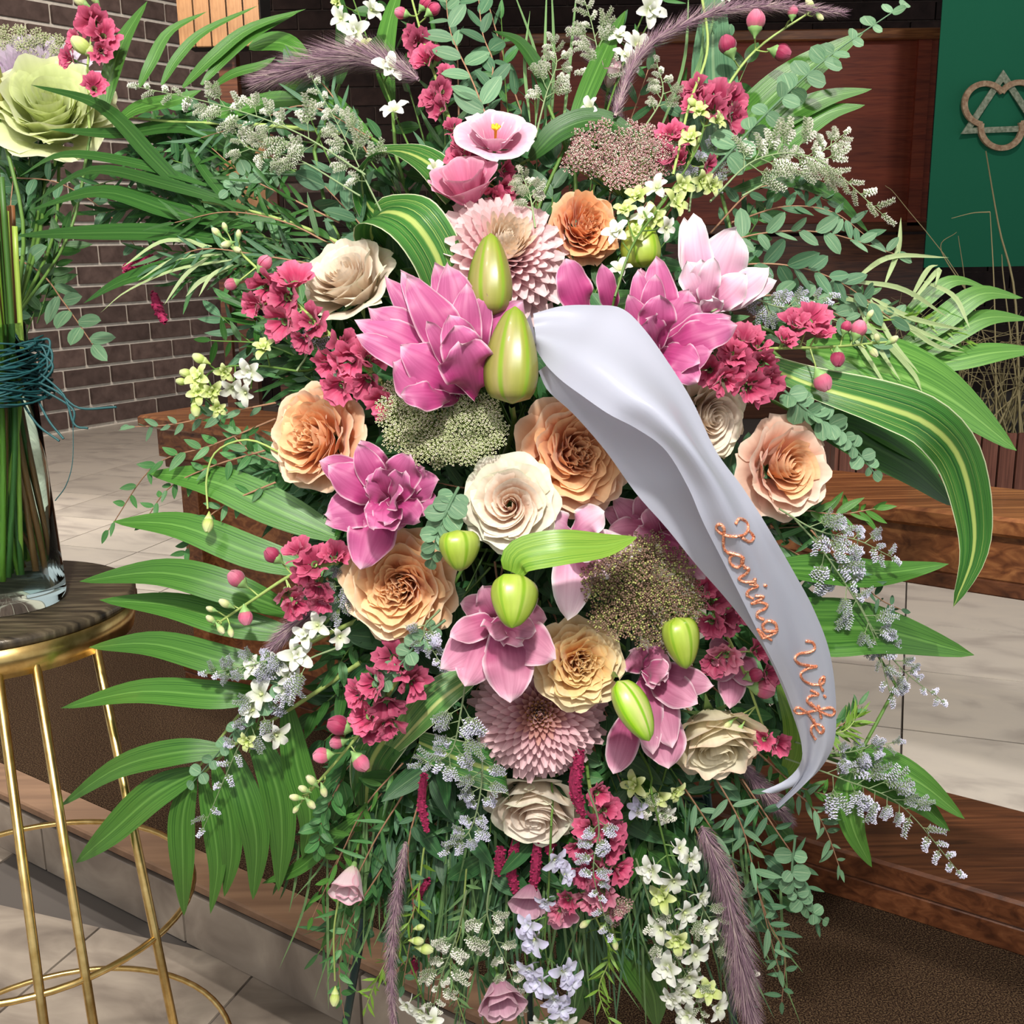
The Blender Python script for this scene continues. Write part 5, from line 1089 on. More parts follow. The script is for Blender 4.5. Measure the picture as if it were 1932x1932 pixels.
single('dark arching leaf above the chrysanthemum at the top', 58, [(1000, 300, .05), (1060, 245, .02), (1140, 228, .01), (1235, 282, .02)], m_palm_d, fold=.2)
single('upright green blade among the top grasses', 42, [(1070, 270, .05), (1110, 170, .03), (1150, 80, .03), (1180, 20, .04)], m_palm, fold=.2)
single('dark narrow leaf crossing behind the top centre stems', 30, [(1035, 200, .04), (1020, 140, .03), (980, 80, .03), (930, 58, .04)], m_palm_d, fold=.2)
single('pleated grey green leaf standing at the top right', 100, [(1350, 320, .08), (1350, 200, .07), (1345, 90, .07), (1350, -60, .08)], m_euc, fold=.1, nu=9)
single('long pleated palm leaf slanting to the top right', 92, [(1360, 290, .07), (1430, 210, .06), (1520, 130, .06), (1630, 60, .07)], m_palm, fold=.1, nu=9)
single('split tipped green leaf at right in front of the screen', 54, [(1380, 300, .06), (1470, 230, .05), (1560, 185, .05), (1645, 168, .06)], m_palm, fold=.15)
single('lower lobe of green leaf beside the wooden screen', 52, [(1400, 320, .06), (1480, 270, .05), (1560, 215, .05), (1632, 198, .06)], m_palm, fold=.15)
single('dark tapered leaf behind the right statice', 40, [(1380, 360, .07), (1480, 340, .05), (1570, 370, .05), (1640, 440, .06)], m_palm_d, fold=.15)
for i, (lab, w, pts) in enumerate((('pale leaf blade rising behind the top white larkspur', 40, [(640, 160, .08), (650, 80, .08), (640, -20, .08)]), ('green blade behind the purple plume at upper left', 46, [(700, 260, .08), (620, 190, .07), (560, 160, .07), (500, 150, .08)]),
        ('broad green blade at the lower centre', 80, [(900, 1560, .09), (850, 1650, .08), (790, 1730, .08), (740, 1790, .09)]), ('mid green leaf left of the bottom crimson tassels', 74, [(880, 1600, .1), (830, 1620, .08), (790, 1660, .08), (800, 1740, .09)]),
        ('pointed leaf at the left bottom over the step', 48, [(760, 1640, .09), (700, 1680, .08), (650, 1720, .08), (605, 1790, .09)]), ('dark leaf under the bottom right larkspur', 90, [(1150, 1740, .1), (1190, 1800, .09), (1230, 1870, .09), (1240, 1940, .1)]),
        ('green leaf hanging under the mauve eustoma', 80, [(1100, 1700, .1), (1120, 1780, .09), (1100, 1860, .09), (1080, 1940, .1)]), ('tall leaf standing behind the raspberry stock at top', 44, [(740, 200, .08), (725, 120, .08), (735, 40, .08), (760, -40, .08)]))):
    single(lab, w, pts, m_palm if i % 2 else m_palm_d, fold=.15)
# variegated leaves
th = Thing('variegated_leaf', 'large yellow striped leaf folding over at the right side', 'leaf', P(1440, 690, .03))
n = 26; S = spline(pts3([(1440, 690, .04), (1540, 730, .0), (1660, 765, -.03), (1750, 800, -.05), (1808, 860, -.04), (1835, 960, -.02), (1835, 1050, .0), (1798, 1146, .03)]), n)
NN = np.array([nrm(VIEW * (1 - .25 * f) + ZD * max(0, 1.0 - 2 * f) - RIGHT * (.5 * math.sin(PI * f))) for f in np.linspace(0, 1, n)])
mb = MB(); tt_ = np.linspace(0, 1, n); blade_mb(mb, S, px(100, 1.12), NN, .28, .04, 9, np.clip(np.sin(PI * (.10 + .90 * tt_) ** .9), 0, 1) ** .6); th.part('leaf_blade', mb, m_var)
mb = MB(); mb.tube(tail(S[0], n=7), .0025, 5); th.part('petiole', mb, m_stem)
def looped(label, w, pts, nrms, mat, prof=None):
    th = Thing('variegated_leaf', label, 'leaf', P(*pts[0])); n = 26; S = spline(pts3(pts), n); N = spline(nrms, n)
    mb = MB(); blade_mb(mb, S, px(w, 1.1), nrm(N), .12, 0, 7, prof if prof is not None else np.sin(PI * (.15 + .75 * np.linspace(0, 1, n))) ** .6); th.part('leaf_blade', mb, mat); 
    mb = MB(); mb.tube(tail(S[0], n=7), .0025, 5); th.part('petiole', mb, m_stem)
V_ = VIEW; 
looped('striped leaf looped into a roll beside the cream rose', 135, [(845, 560, .03), (822, 480, -.005), (775, 415, -.03), (722, 402, -.01), (700, 440, .04), (735, 500, .08), (800, 560, .09)], [V_ + RIGHT * .4, V_ + RIGHT * .3 + UP * .3, V_ + UP * .8, UP + V_ * .4 - RIGHT * .6, -RIGHT - V_ * .3, -V_ - UP * .3, -V_], m_var)
looped('upper striped leaf loop with pale edge above the rolled one', 110, [(860, 370, .05), (810, 310, .02), (745, 285, .01), (690, 310, .03), (690, 380, .07), (750, 440, .1)], [V_ + RIGHT * .6, V_ + UP, UP + V_ * .5, -RIGHT + UP * .3, -RIGHT - V_ * .4, -V_], m_var)
looped('pale striped leaf reaching from the lower lily to the lower left', 70, [(890, 1270, .02), (830, 1310, .0), (790, 1350, .0), (740, 1410, .03)], [V_ + UP * .5, V_ + UP * .3, V_, V_ - UP * .3], m_var2)
looped('dark striped leaf folded under the mauve chrysanthemum', 85, [(790, 1400, .04), (860, 1430, .02), (920, 1450, .01), (955, 1465, .02), (945, 1500, .05)], [V_ - UP * .3, V_ - UP * .1, V_ + RIGHT * .3, RIGHT + V_ * .2, RIGHT - V_], m_var)
looped('dark striped leaf behind the lower left lavender statice', 95, [(790, 1330, .07), (740, 1380, .05), (700, 1440, .06), (690, 1520, .09)], [V_, V_ + UP * .2, V_, V_ - UP * .2], m_var)
# ------------------------------------------------------------------ eucalyptus, ruscus and other named greens
sp = sprig; ST = m_twig
sp('eucalyptus_sprig', 'large leaved grey eucalyptus branch over the brick wall at left', 'eucalyptus', [(-30, 460, .2), (70, 510, .18), (120, 570, .17), (175, 650, .17)], 'oval', 13, 78, m_euc_l, ST, 60, r=.0016, taper=.25, both=False)
sp('eucalyptus_sprig', 'grey green eucalyptus branch hanging beside the lime rose', 'eucalyptus', [(30, 300, .22), (20, 400, .2), (30, 500, .2), (15, 600, .2)], 'oval', 13, 66, m_euc, ST, 65, taper=.2)
sp('eucalyptus_sprig', 'eucalyptus twig crossing behind the thin palm blades at left', 'eucalyptus', [(20, 335, .2), (110, 345, .18), (200, 400, .18), (260, 470, .18)], 'oval', 12, 58, m_euc, ST, 60, taper=.2)
sp('eucalyptus_sprig', 'oval leaved eucalyptus standing above the eustoma at top', 'eucalyptus', [(930, 250, .03), (890, 150, .01), (850, 60, .01), (840, -30, .01)], 'oval', 14, 62, m_euc_l, ST, 52, taper=.15)
sp('eucalyptus_sprig', 'second oval leaved eucalyptus right of the top raspberry stock', 'eucalyptus', [(920, 200, .03), (930, 120, .02), (910, 60, .02), (900, -40, .02)], 'oval', 12, 58, m_euc, ST, 55, taper=.15)
for k, (pth, s_, kd) in enumerate(([[(1330, 470, .03), (1440, 440, .02), (1560, 440, .02), (1690, 480, .02)], 56, 'oval'], [[(1360, 500, .04), (1480, 500, .02), (1580, 530, .02), (1680, 600, .02)], 60, 'oval'],
        [[(1400, 560, .04), (1500, 560, .02), (1590, 600, .02), (1650, 650, .02)], 54, 'oval'], [[(1380, 420, .05), (1480, 390, .04), (1570, 400, .03), (1640, 450, .03)], 52, 'ruscus'],
        [[(1420, 600, .05), (1520, 560, .04), (1620, 560, .04), (1700, 600, .04)], 54, 'oval'], [[(1340, 440, .06), (1420, 360, .05), (1500, 350, .05), (1560, 380, .05)], 50, 'ruscus'])):
    sp('eucalyptus_sprig', ('uppermost long', 'second long', 'short lower', 'narrow leaved', 'dense middle', 'topmost shaded')[k] + ' grey green eucalyptus branch right of the pale lily', 'eucalyptus', pth, kd, 15, s_, (m_euc_l, m_euc)[k % 2], ST, 48, taper=.2)
for k, (pth, s_) in enumerate(([[(1340, 1450, .03), (1400, 1560, .01), (1430, 1680, .0), (1470, 1830, .0)], 66], [[(1400, 1470, .03), (1460, 1560, .01), (1510, 1640, .01), (1540, 1740, .01)], 54],
        [[(1480, 1480, .04), (1530, 1520, .02), (1560, 1570, .02), (1585, 1640, .02)], 46], [[(1420, 1640, .02), (1450, 1740, .01), (1480, 1800, .01), (1475, 1890, .01)], 54], [[(1280, 1470, .05), (1340, 1560, .04), (1390, 1650, .04), (1410, 1780, .04)], 54])):
    sp('eucalyptus_sprig', ('longest', 'branched', 'short outer', 'lowest', 'shaded inner')[k] + ' lance leaved eucalyptus branch hanging at the lower right', 'eucalyptus', pth, 'lance', 16, s_, (m_euc_l, m_euc)[k % 2], ST, 50, both=False, taper=.25)
for k, (lab, pth, s_, n_) in enumerate((('round leaved eucalyptus stem rising to the top right corner', [(1330, 340, .0), (1440, 220, -.01), (1560, 110, -.01), (1700, 12, -.01)], 46, 12), ('small round leaved eucalyptus stem right of the stock flower', [(1460, 720, .0), (1530, 780, -.01), (1590, 820, -.01), (1648, 890, -.01)], 36, 11),
        ('round leaved eucalyptus tucked between lily and cream rose', [(865, 920, -.06), (845, 960, -.08), (825, 1010, -.08), (815, 1055, -.07)], 34, 7), ('round leaved eucalyptus stem by the lower left white larkspur', [(560, 1260, .0), (480, 1330, -.01), (420, 1410, -.01), (365, 1475, -.01)], 34, 7),
        ('small round leaved stem below the apricot rose', [(840, 1170, -.02), (790, 1210, -.04), (750, 1260, -.04), (700, 1310, -.03)], 28, 8), ('round leaved eucalyptus tip dangling over the brown carpet', [(1500, 1580, .0), (1495, 1660, -.01), (1520, 1710, -.01), (1552, 1735, -.01)], 34, 8), ('round leaved eucalyptus by the top left statice', [(560, 330, .05), (470, 330, .04), (430, 360, .04)], 34, 5))):
    sp('round_eucalyptus', lab, 'eucalyptus', pth, 'round', n_, s_, m_euc_l, m_euc_l, 68, both=True, taper=.35, r=.0017, face=.3)
for k, (pth, s_) in enumerate(([[(520, 790, .03), (400, 840, .02), (290, 880, .02), (205, 1000, .03)], 44], [[(500, 850, .03), (400, 880, .02), (320, 920, .02), (275, 980, .03)], 42], [[(520, 760, .03), (420, 780, .02), (330, 800, .02), (245, 806, .03)], 40],
        [[(520, 910, .03), (430, 950, .02), (370, 1000, .02), (345, 1070, .02)], 46], [[(540, 880, .04), (470, 850, .03), (420, 800, .02), (380, 770, .03)], 42])):
    sp('ruscus_sprig', ('longest drooping', 'short inner', 'topmost level', 'lowest hanging', 'upward curving')[k] + ' leafy green ruscus sprig over the floor tiles at left', 'ruscus', pth, 'ruscus', 15, s_, (m_rus, m_euc_l)[k % 3 == 2], ST, 42, taper=.15)
for k, (pth, s_) in enumerate(([[(700, 260, .04), (580, 200, .03), (480, 230, .03), (380, 260, .03)], 44], [[(640, 420, .05), (540, 370, .04), (460, 330, .04), (400, 280, .04)], 40], [[(700, 300, .05), (640, 200, .04), (600, 150, .04), (560, 130, .04)], 42], [[(600, 500, .05), (480, 480, .04), (380, 470, .04), (300, 500, .05)], 40], [[(640, 470, .05), (540, 420, .04), (430, 400, .04), (330, 420, .04)], 44])):
    sp('willow_eucalyptus', ('upper', 'middle', 'steep upper', 'lower', 'level')[k] + ' thin willow leaved branch on the left above the cream rose', 'eucalyptus', pth, 'willow', 20, s_ * 1.9, (m_euc, m_palm_d, m_euc)[k % 3], ST, 32, taper=.1)
# grasses
def tuft(label, blades, mat, w=9, name='grass_tuft', off=0):
    th = Thing(name, label, 'grass', P(*blades[0][0], off + .03))
    for b in blades: th.part('blade', bladepath([(x, y, off + .03 * (1 - i / len(b))) for i, (x, y) in enumerate(b)], w, n=12, nu=3, fold=.3, twist=rnd.uniform(-1, 1)), mat)
    return th
tuft('pale cream green grass blades curling at the right', [[(1560, 600), (1640, 620), (1720, 700), (1740, 740)], [(1670, 535), (1695, 470), (1700, 410)], [(1610, 530), (1680, 485), (1790, 486)], [(1720, 560), (1750, 510), (1770, 500)], [(1720, 570), (1770, 510), (1765, 540)], [(1740, 530), (1800, 560), (1830, 620)],
     [(1640, 560), (1720, 600), (1830, 625)], [(1640, 560), (1680, 640), (1735, 705)], [(1600, 560), (1700, 610), (1820, 660)], [(1620, 580), (1660, 660), (1700, 720)], [(1600, 620), (1640, 680), (1690, 760)], [(1560, 560), (1660, 580), (1760, 650), (1820, 665)], [(1590, 530), (1700, 545), (1790, 600)]], m_grass, 11, off=.0)
tuft('pale curled grass blades left of the raspberry stock', [[(400, 465), (310, 455), (230, 505)], [(420, 480), (330, 490), (260, 530)], [(400, 480), (350, 520), (310, 575)], [(440, 500), (400, 520), (375, 560)], [(440, 490), (330, 510), (240, 550), (190, 590)], [(390, 470), (360, 455), (345, 450)], [(430, 510), (380, 530), (350, 560)]], m_grass, 10, off=.02)
tuft('green grass stems standing upright at the top centre', [[(1030, 260), (1028, 120), (1032, -40)], [(1040, 250), (1045, 100), (1040, -40)], [(1000, 230), (990, 120), (1000, 20)], [(1060, 260), (1075, 120), (1090, -40)], [(1280, 300), (1290, 200), (1340, 60), (1350, -30)], [(1265, 280), (1320, 130), (1330, -40)], [(1240, 260), (1290, 120), (1300, -30)], [(1010, 240), (1015, 120), (960, -40)]], m_grass_g, 7, off=.04)
th = Thing('bare_stem', 'long bare lime green stem curving up at top right', 'stem', P(1280, 330, .0)); mb = MB(); mb.tube(spline(pts3([(1270, 330), (1300, 200), (1335, 90), (1320, -30)]), 20), .0017, 6); th.part('stem', mb, m_stem_l)
hang = random.Random(11)
for k in range(9):
    x0 = 690 + k * 88 + hang.uniform(-20, 20); bl = []
    for i in range(20):
        xx = x0 + hang.gauss(0, 45); y0 = 1560 + hang.uniform(-60, 160); L = hang.uniform(120, 330); dx = hang.gauss((x0 - 1000) * .12, 35)
        bl.append([(xx, y0), (xx + dx * .3, y0 + L * .5), (xx + dx, y0 + L)])
    tuft(('first', 'second', 'third', 'fourth', 'fifth', 'sixth', 'seventh', 'eighth', 'ninth')[k] + ' hanging tuft of fine green grass along the bottom, counted from the left', bl, (m_grass_g, m_euc)[k % 2], 6, off=.035)
# rail-side fine fern
for k, (lab, pth) in enumerate((('feathery lime fern at the bottom left', [(800, 1600, .02), (780, 1720, .01), (720, 1830, .01), (690, 1900, .01)]), ('feathery green fern left of the mauve eustoma', [(880, 1640, .02), (870, 1750, .01), (850, 1830, .01), (880, 1940, .01)]), ('feathery fern right of the lavender larkspur', [(1120, 1720, .03), (1150, 1800, .02), (1130, 1870, .02), (1160, 1950, .02)]),
        ('feathery fern above the right grass blades', [(1560, 620, .04), (1680, 600, .03), (1760, 610, .03), (1820, 640, .03)]), ('feathery fern right of the statice at lower right', [(1530, 1380, .03), (1590, 1380, .02), (1620, 1350, .02)]))):
    sp('fern_sprig', lab, 'fern', pth, 'fern', 34, 46, m_lime if k != 1 else m_grass_g, m_stem_l, 45, taper=.2, face=1.)
for k, (lab, pth, kd, s_) in enumerate((('thin leaved branch hanging left of the thin purple plume', [(760, 1500, .03), (700, 1600, .02), (650, 1720, .02), (640, 1850, .02)], 'willow', 70), ('small leaved branch hanging by the pale eustoma bud', [(800, 1480, .03), (770, 1600, .01), (780, 1720, .01), (760, 1860, .01)], 'ruscus', 42),
        ('lance leaved branch at the bottom left edge', [(760, 1440, .04), (690, 1520, .03), (640, 1620, .03), (590, 1730, .03)], 'lance', 52), ('sparse leafy twig over the bottom step', [(720, 1640, .03), (660, 1740, .02), (640, 1830, .02), (650, 1920, .02)], 'ruscus', 38),
        ('green leafy branch right of the creamy larkspur', [(1310, 1560, .04), (1350, 1650, .03), (1370, 1760, .03), (1400, 1900, .03)], 'lance', 54), ('small leaved twig under the ribbon tail', [(1430, 1420, .04), (1500, 1480, .03), (1560, 1500, .03)], 'lance', 44), ('blue green leafy stem below the left stock tip', [(640, 1480, .03), (610, 1540, .02), (600, 1600, .02)], 'oval', 44),
        ('leafy twig between the right ribbon edge and the statice', [(1530, 1000, .03), (1600, 1080, .02), (1660, 1130, .02), (1700, 1150, .03)], 'lance', 48), ('dark leafy twig at right below the blush rose', [(1500, 960, .05), (1580, 970, .04), (1650, 960, .04)], 'lance', 60),
        ('leafy twig over the floor at the far lower right', [(1520, 1340, .04), (1580, 1370, .03), (1620, 1330, .03)], 'lance', 44))):
    sp('leafy_twig', lab, 'greenery', pth, kd, 15, s_, (m_rus, m_euc, m_palm)[k % 3], ST, 46, taper=.2)
# ------------------------------------------------------------------ filler greens behind everything
ANG = [0, 20, 45, 60, 90, 110, 120, 135, 150, 165, 180, 195, 210, 225, 240, 260, 280, 300, 315, 330, 345, 360]
RAD = [560, 560, 740, 930, 1040, 960, 760, 600, 500, 480, 500, 560, 640, 780, 920, 1080, 1080, 1000, 800, 720, 640, 560]
fr = random.Random(21); golden = 137.508; SN = dict(lance='lance_leaf_sprig', ruscus='ruscus_sprig', oval='oval_leaf_sprig', willow='willow_leaf_sprig')
LMK = [('left peach rose', 598, 822), ('upper left cream rose', 660, 528), ('peach rose by the ribbon', 1085, 858), ('round cream rose', 962, 952), ('apricot rose', 756, 1104), ('yellow peach rose', 1092, 1252),
 ('blush rose', 1478, 884), ('cream rose behind the ribbon', 1330, 790), ('ivory rose', 1345, 1385), ('lowest cream rose', 1010, 1520), ('orange rose', 1102, 432), ('pale pink chrysanthemum', 948, 478), ('mauve chrysanthemum', 1018, 1345),
 ('large pink lily', 800, 620), ('bright pink lily', 1250, 600), ('pale pink lily', 1370, 490), ('ruffled lily', 715, 925), ('open eustoma', 935, 250), ('mauve lace flower', 1180, 290), ('dark lace flower', 1215, 1110), ('pale lace flower', 828, 800),
 ('left stock flower', 530, 570), ('right stock flower', 1430, 690), ('lower left stock flower', 700, 1350), ('left bud cluster', 400, 730), ('top stock flower', 820, 130), ('top right stock flower', 1350, 190), ('upper left plume', 620, 120), ('top right plume', 1400, 20),
 ('bottom right plume', 1390, 1750), ('bottom left plume', 745, 1750), ('creamy larkspur', 1280, 1780), ('lavender larkspur', 1035, 1830), ('pale eustoma', 661, 1658), ('lower palm frond', 480, 1500), ('left palm frond', 300, 1110), ('thin palm blades', 250, 350),
 ('striped leaf roll', 770, 430), ('right striped leaf', 1700, 790), ('pale curled grass', 1700, 560), ('round eucalyptus stem', 1550, 130), ('right cream statice', 1560, 310), ('left white statice', 450, 220), ('ribbon end', 1500, 1500), ('lower right statice', 1680, 1540), ('right pointed leaf', 1650, 1190), ('wine red tassels', 975, 1630)]
def where(x, y):
    n_, lx, ly = min(LMK, key=lambda q: math.hypot(q[1] - x, q[2] - y)); dx, dy = x - lx, y - ly
    d = 'behind' if math.hypot(dx, dy) < 45 else (('right of' if dx > 0 else 'left of') if abs(dx) > abs(dy) else ('below' if dy > 0 else 'above'))
    return d + ' the ' + n_
KN = dict(lance='lance leaved', ruscus='pointed leaved', oval='oval leaved', willow='willow leaved')
for i in range(400):
    a = (i * golden) % 360
    if i >= 330: a = 182 + (i * golden) % 55
    elif i >= 270: a = 68 + (i * golden) % 48
    elif i >= 190: a = (235 + (i * golden) % 90) if i % 2 else (60 + (i * golden) % 70)
    Rm = float(np.interp(a, ANG, RAD)); f1 = .35 + .65 * ((i * .618) % 1) ** .7; f0 = max(.05, f1 - fr.uniform(.28, .42))
    da = fr.gauss(0, 5); c_, s_ = math.cos(math.radians(a + da)), math.sin(math.radians(a + da)); c0_, s0_ = math.cos(math.radians(a)), math.sin(math.radians(a))
    x1, y1, x0, y0 = 985 + Rm * f1 * c_, 930 + Rm * f1 * s_, 985 + Rm * f0 * c0_, 930 + Rm * f0 * s0_
    off = fr.uniform(.06, .13); kd = fr.choice(('lance', 'ruscus', 'lance', 'oval', 'willow'))
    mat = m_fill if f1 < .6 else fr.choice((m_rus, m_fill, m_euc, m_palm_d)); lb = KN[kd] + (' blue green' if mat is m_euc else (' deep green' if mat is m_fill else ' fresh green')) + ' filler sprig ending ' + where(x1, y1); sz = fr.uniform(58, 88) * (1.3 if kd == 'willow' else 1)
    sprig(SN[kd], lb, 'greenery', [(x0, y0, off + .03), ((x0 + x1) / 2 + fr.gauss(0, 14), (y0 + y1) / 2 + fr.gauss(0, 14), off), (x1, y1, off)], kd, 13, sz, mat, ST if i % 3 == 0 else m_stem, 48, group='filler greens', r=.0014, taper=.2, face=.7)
for i in range(120):
    a = (i * golden + 60) % 360; Rm = float(np.interp(a, ANG, RAD)); f1 = .18 + .60 * ((i * .618) % 1); f0 = max(.02, f1 - .26)
    c_, s_ = math.cos(math.radians(a)), math.sin(math.radians(a)); off = fr.uniform(.05, .10); kd = fr.choice(('ruscus', 'oval', 'lance'))
    x1, y1, x0, y0 = 985 + Rm * f1 * c_, 930 + Rm * f1 * s_, 985 + Rm * f0 * c_, 930 + Rm * f0 * s_
    lb = 'dark large ' + KN[kd] + ' filler sprig deep down ' + where(x1, y1)
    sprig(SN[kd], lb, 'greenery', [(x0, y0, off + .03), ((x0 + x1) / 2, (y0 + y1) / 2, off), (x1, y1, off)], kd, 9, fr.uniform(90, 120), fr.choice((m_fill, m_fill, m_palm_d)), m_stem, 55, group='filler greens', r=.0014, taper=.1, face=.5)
# stems in the vase
m_st = [plain('vase_stem_green', (.16, .30, .03), .4), plain('vase_stem_lime', (.36, .50, .08), .4), plain('vase_stem_red', (.22, .09, .03), .5), plain('vase_stem_dark', (.05, .13, .02), .5)]
vr = random.Random(4)
for i in range(64):
    a = vr.random() * 6.28; r_ = RV * .90 * vr.random() ** .35; a2 = a + vr.choice((2.6, 1.2, .4)) + vr.gauss(0, .4); r2 = RV * vr.uniform(.55, .92)
    b = np.array([VC[0] + r_ * math.cos(a), VC[1] + r_ * math.sin(a), VC[2] + .026 + vr.random() * .03]); m_ = np.array([VC[0] + r2 * math.cos(a2) * .8, VC[1] + r2 * math.sin(a2) * .8, VC[2] + .25]); e_ = np.array([VC[0] + r2 * math.cos(a2) * 1.1, VC[1] + r2 * math.sin(a2), VC[2] + .44 + vr.random() * .1])
    th = Thing('cut_stem', ('mid green', 'lime green', 'reddish brown', 'dark green')[i % 4] + ' cut stem at the ' + ('back' if b[1] > VC[1] else 'front') + ' ' + ('right' if b[0] > VC[0] else 'left') + ' inside the glass vase', 'stem', b, 'cut stems in the glass vase'); mb = MB(); mb.tube(spline([b, m_, e_], 12), vr.uniform(.0022, .0042), 6, cap=True); th.part('stem', mb, m_st[i % 4])
vs = random.Random(9)
for k in range(26):
    x0, y0 = vs.uniform(-10, 70), vs.uniform(430, 640); x1, y1 = x0 + vs.uniform(-40, 70), y0 - vs.uniform(110, 230)
    kd = ('lance', 'ruscus')[k % 2]; lb = ('narrow', 'pointed')[k % 2] + ' leaved dark green sprig ' + ('low' if y0 > 540 else 'high') + ' in the vase arrangement under the lime rose'
    sprig(SN[kd], lb, 'greenery', [(x0, y0, .26), ((x0 + x1) / 2, (y0 + y1) / 2, .25), (x1, y1, .24)], ('lance', 'ruscus')[k % 2], 12, 74, (m_palm_d, m_fill, m_euc)[k % 3], m_stem, 52, group='filler greens', taper=.1)
for k in range(34):
    y0 = vs.uniform(220, 520); x0 = 470 + vs.uniform(-60, 120) + abs(y0 - 350) * .3; x1 = x0 - vs.uniform(150, 260) * (1 if y0 < 470 else .7); y1 = y0 + vs.gauss(-15, 40); kd = ('willow', 'lance', 'ruscus')[k % 3]
    lb = KN[kd] + (' dark', ' deep green', ' fresh')[(k // 3) % 3] + ' sprig before the brick wall ending ' + where(x1, y1)
    sprig(SN[kd], lb, 'greenery', [(x0, y0, .12), ((x0 + x1) / 2, (y0 + y1) / 2 - 8, .10), (x1, y1, .10)], kd, 16, 62 * (1.4 if kd == 'willow' else 1), (m_palm_d, m_fill, m_rus)[(k // 3) % 3], m_stem, 42, group='filler greens', taper=.2)
for k, (x0, y0, x1, y1) in enumerate(((0, 640, -20, 420), (30, 640, 60, 420), (50, 630, 120, 440), (10, 620, 30, 330), (70, 610, 160, 330), (20, 600, 110, 260))):
    kd = ('ruscus', 'lance')[k % 2]
    sprig(SN[kd], 'dark leafy sprig rising from the neck of the glass vase', 'greenery', [(x0, y0, .24), ((x0 + x1) / 2, (y0 + y1) / 2, .24), (x1, y1, .22)], ('ruscus', 'lance')[k % 2], 16, 66, m_palm_d, m_stem, 50, group='sprigs in the vase neck', taper=.1)
# ------------------------------------------------------------------ ribbon
nt = NT('white_satin'); f = uvn(nt, 60, 2, 1., 2)
b = nt.n('ShaderNodeBsdfPrincipled'); b.inputs['Base Color'].default_value = (.46, .485, .58, 1); b.inputs['Roughness'].default_value = .27; b.inputs['Specular IOR Level'].default_value = .6
b.inputs['Anisotropic'].default_value = .6; b.inputs['Sheen Weight'].default_value = .0; b.inputs['Sheen Roughness'].default_value = .4
tr = nt.n('ShaderNodeBsdfTranslucent'); tr.inputs[0].default_value = (.8, .8, .84, 1); mx = nt.n('ShaderNodeMixShader'); mx.inputs[0].default_value = .28
nt.l(b.outputs[0], mx.inputs[1]); nt.l(tr.outputs[0], mx.inputs[2]); nt.l(mx.outputs[0], nt.out.inputs[0]); m_satin = nt.m
def band(rows, n=70, nu=13, bulge=None):
    """rows: (lx, ly, ld, rx, ry, rd) depth offsets; returns grid"""
    R_ = np.array(rows, float); L = spline(np.array([P(r[0], r[1], r[2]) for r in rows]), n); Q = spline(np.array([P(r[3], r[4], r[5]) for r in rows]), n)
    u = np.linspace(0, 1, nu); t = np.linspace(0, 1, n); G = L[:, None] * (1 - u)[None, :, None] + Q[:, None] * u[None, :, None]
    if bulge is not None: G = G + VIEW * bulge(t[:, None], u[None, :])[..., None]
    return G
rb = Thing('satin_ribbon', 'wide white satin ribbon draped diagonally with copper glitter lettering', 'ribbon', P(1010, 640, -.09))
front = [(1012, 660, -.085, 1006, 592, -.08), (1022, 676, -.095, 1060, 578, -.085), (1036, 694, -.11, 1120, 577, -.095), (1062, 718, -.13, 1172, 584, -.11), (1100, 745, -.15, 1215, 625, -.12), (1150, 779, -.17, 1262, 692, -.13),
         (1205, 808, -.175, 1305, 762, -.135), (1258, 848, -.175, 1348, 852, -.14), (1300, 918, -.165, 1400, 922, -.14), (1328, 985, -.155, 1450, 1000, -.14), (1368, 1065, -.14, 1496, 1078, -.13), (1405, 1140, -.13, 1535, 1150, -.12),
         (1440, 1212, -.12, 1565, 1230, -.11), (1478, 1290, -.10, 1577, 1320, -.10), (1506, 1370, -.08, 1574, 1400, -.09), (1514, 1440, -.06, 1548, 1450, -.07), (1500, 1480, -.04, 1512, 1484, -.05), (1464, 1520, -.02, 1466, 1522, -.02)]
def bul(t, u):
    k = np.exp(-((t - .33) / .22) ** 2)
    return .006 * np.sin(9 * t + 7 * u) * np.sin(PI * u) + .022 * np.sin(PI * u) ** 1 * np.exp(-((t - .3) / .25) ** 2) + .010 * np.cos((u - .35) * 9) * k + .004 * np.exp(-((u - .70) / .10) ** 2) * (t > .4) * np.minimum(1, (t - .4) * 5) + .0 * u
G1 = band(front, 90, 17, bul); mb = MB(); mb.grid(G1); o_front = rb.part('ribbon_tail', mb, m_satin)
back = [(1016, 700, -.070, 1050, 680, -.08), (1034, 738, -.075, 1095, 715, -.09), (1082, 782, -.08, 1165, 765, -.10), (1142, 850, -.085, 1262, 830, -.11), (1200, 930, -.09, 1335, 905, -.115), (1258, 996, -.09, 1380, 980, -.10), (1312, 1064, -.085, 1420, 1060, -.095), (1366, 1126, -.08, 1450, 1120, -.085), (1412, 1184, -.075, 1475, 1195, -.075), (1450, 1240, -.065, 1505, 1250, -.065), (1490, 1330, -.055, 1540, 1330, -.055), (1515, 1420, -.045, 1545, 1420, -.05), (1490, 1465, -.03, 1525, 1470, -.035), (1435, 1492, -.015, 1470, 1496, -.02)]
mb = MB(); mb.grid(band(back, 60, 9, lambda t, u: .006 * np.sin(PI * u) + .003 * np.sin(t * 14 + u * 3))); rb.part('ribbon_tail', mb, m_satin)
mb = MB(); mb.grid(band([(1012, 640, -.07, 1000, 592, -.06), (1004, 690, -.05, 985, 620, -.02), (1000, 720, -.01, 980, 660, .03)], 12, 7)); rb.part('ribbon_knot', mb, m_satin)
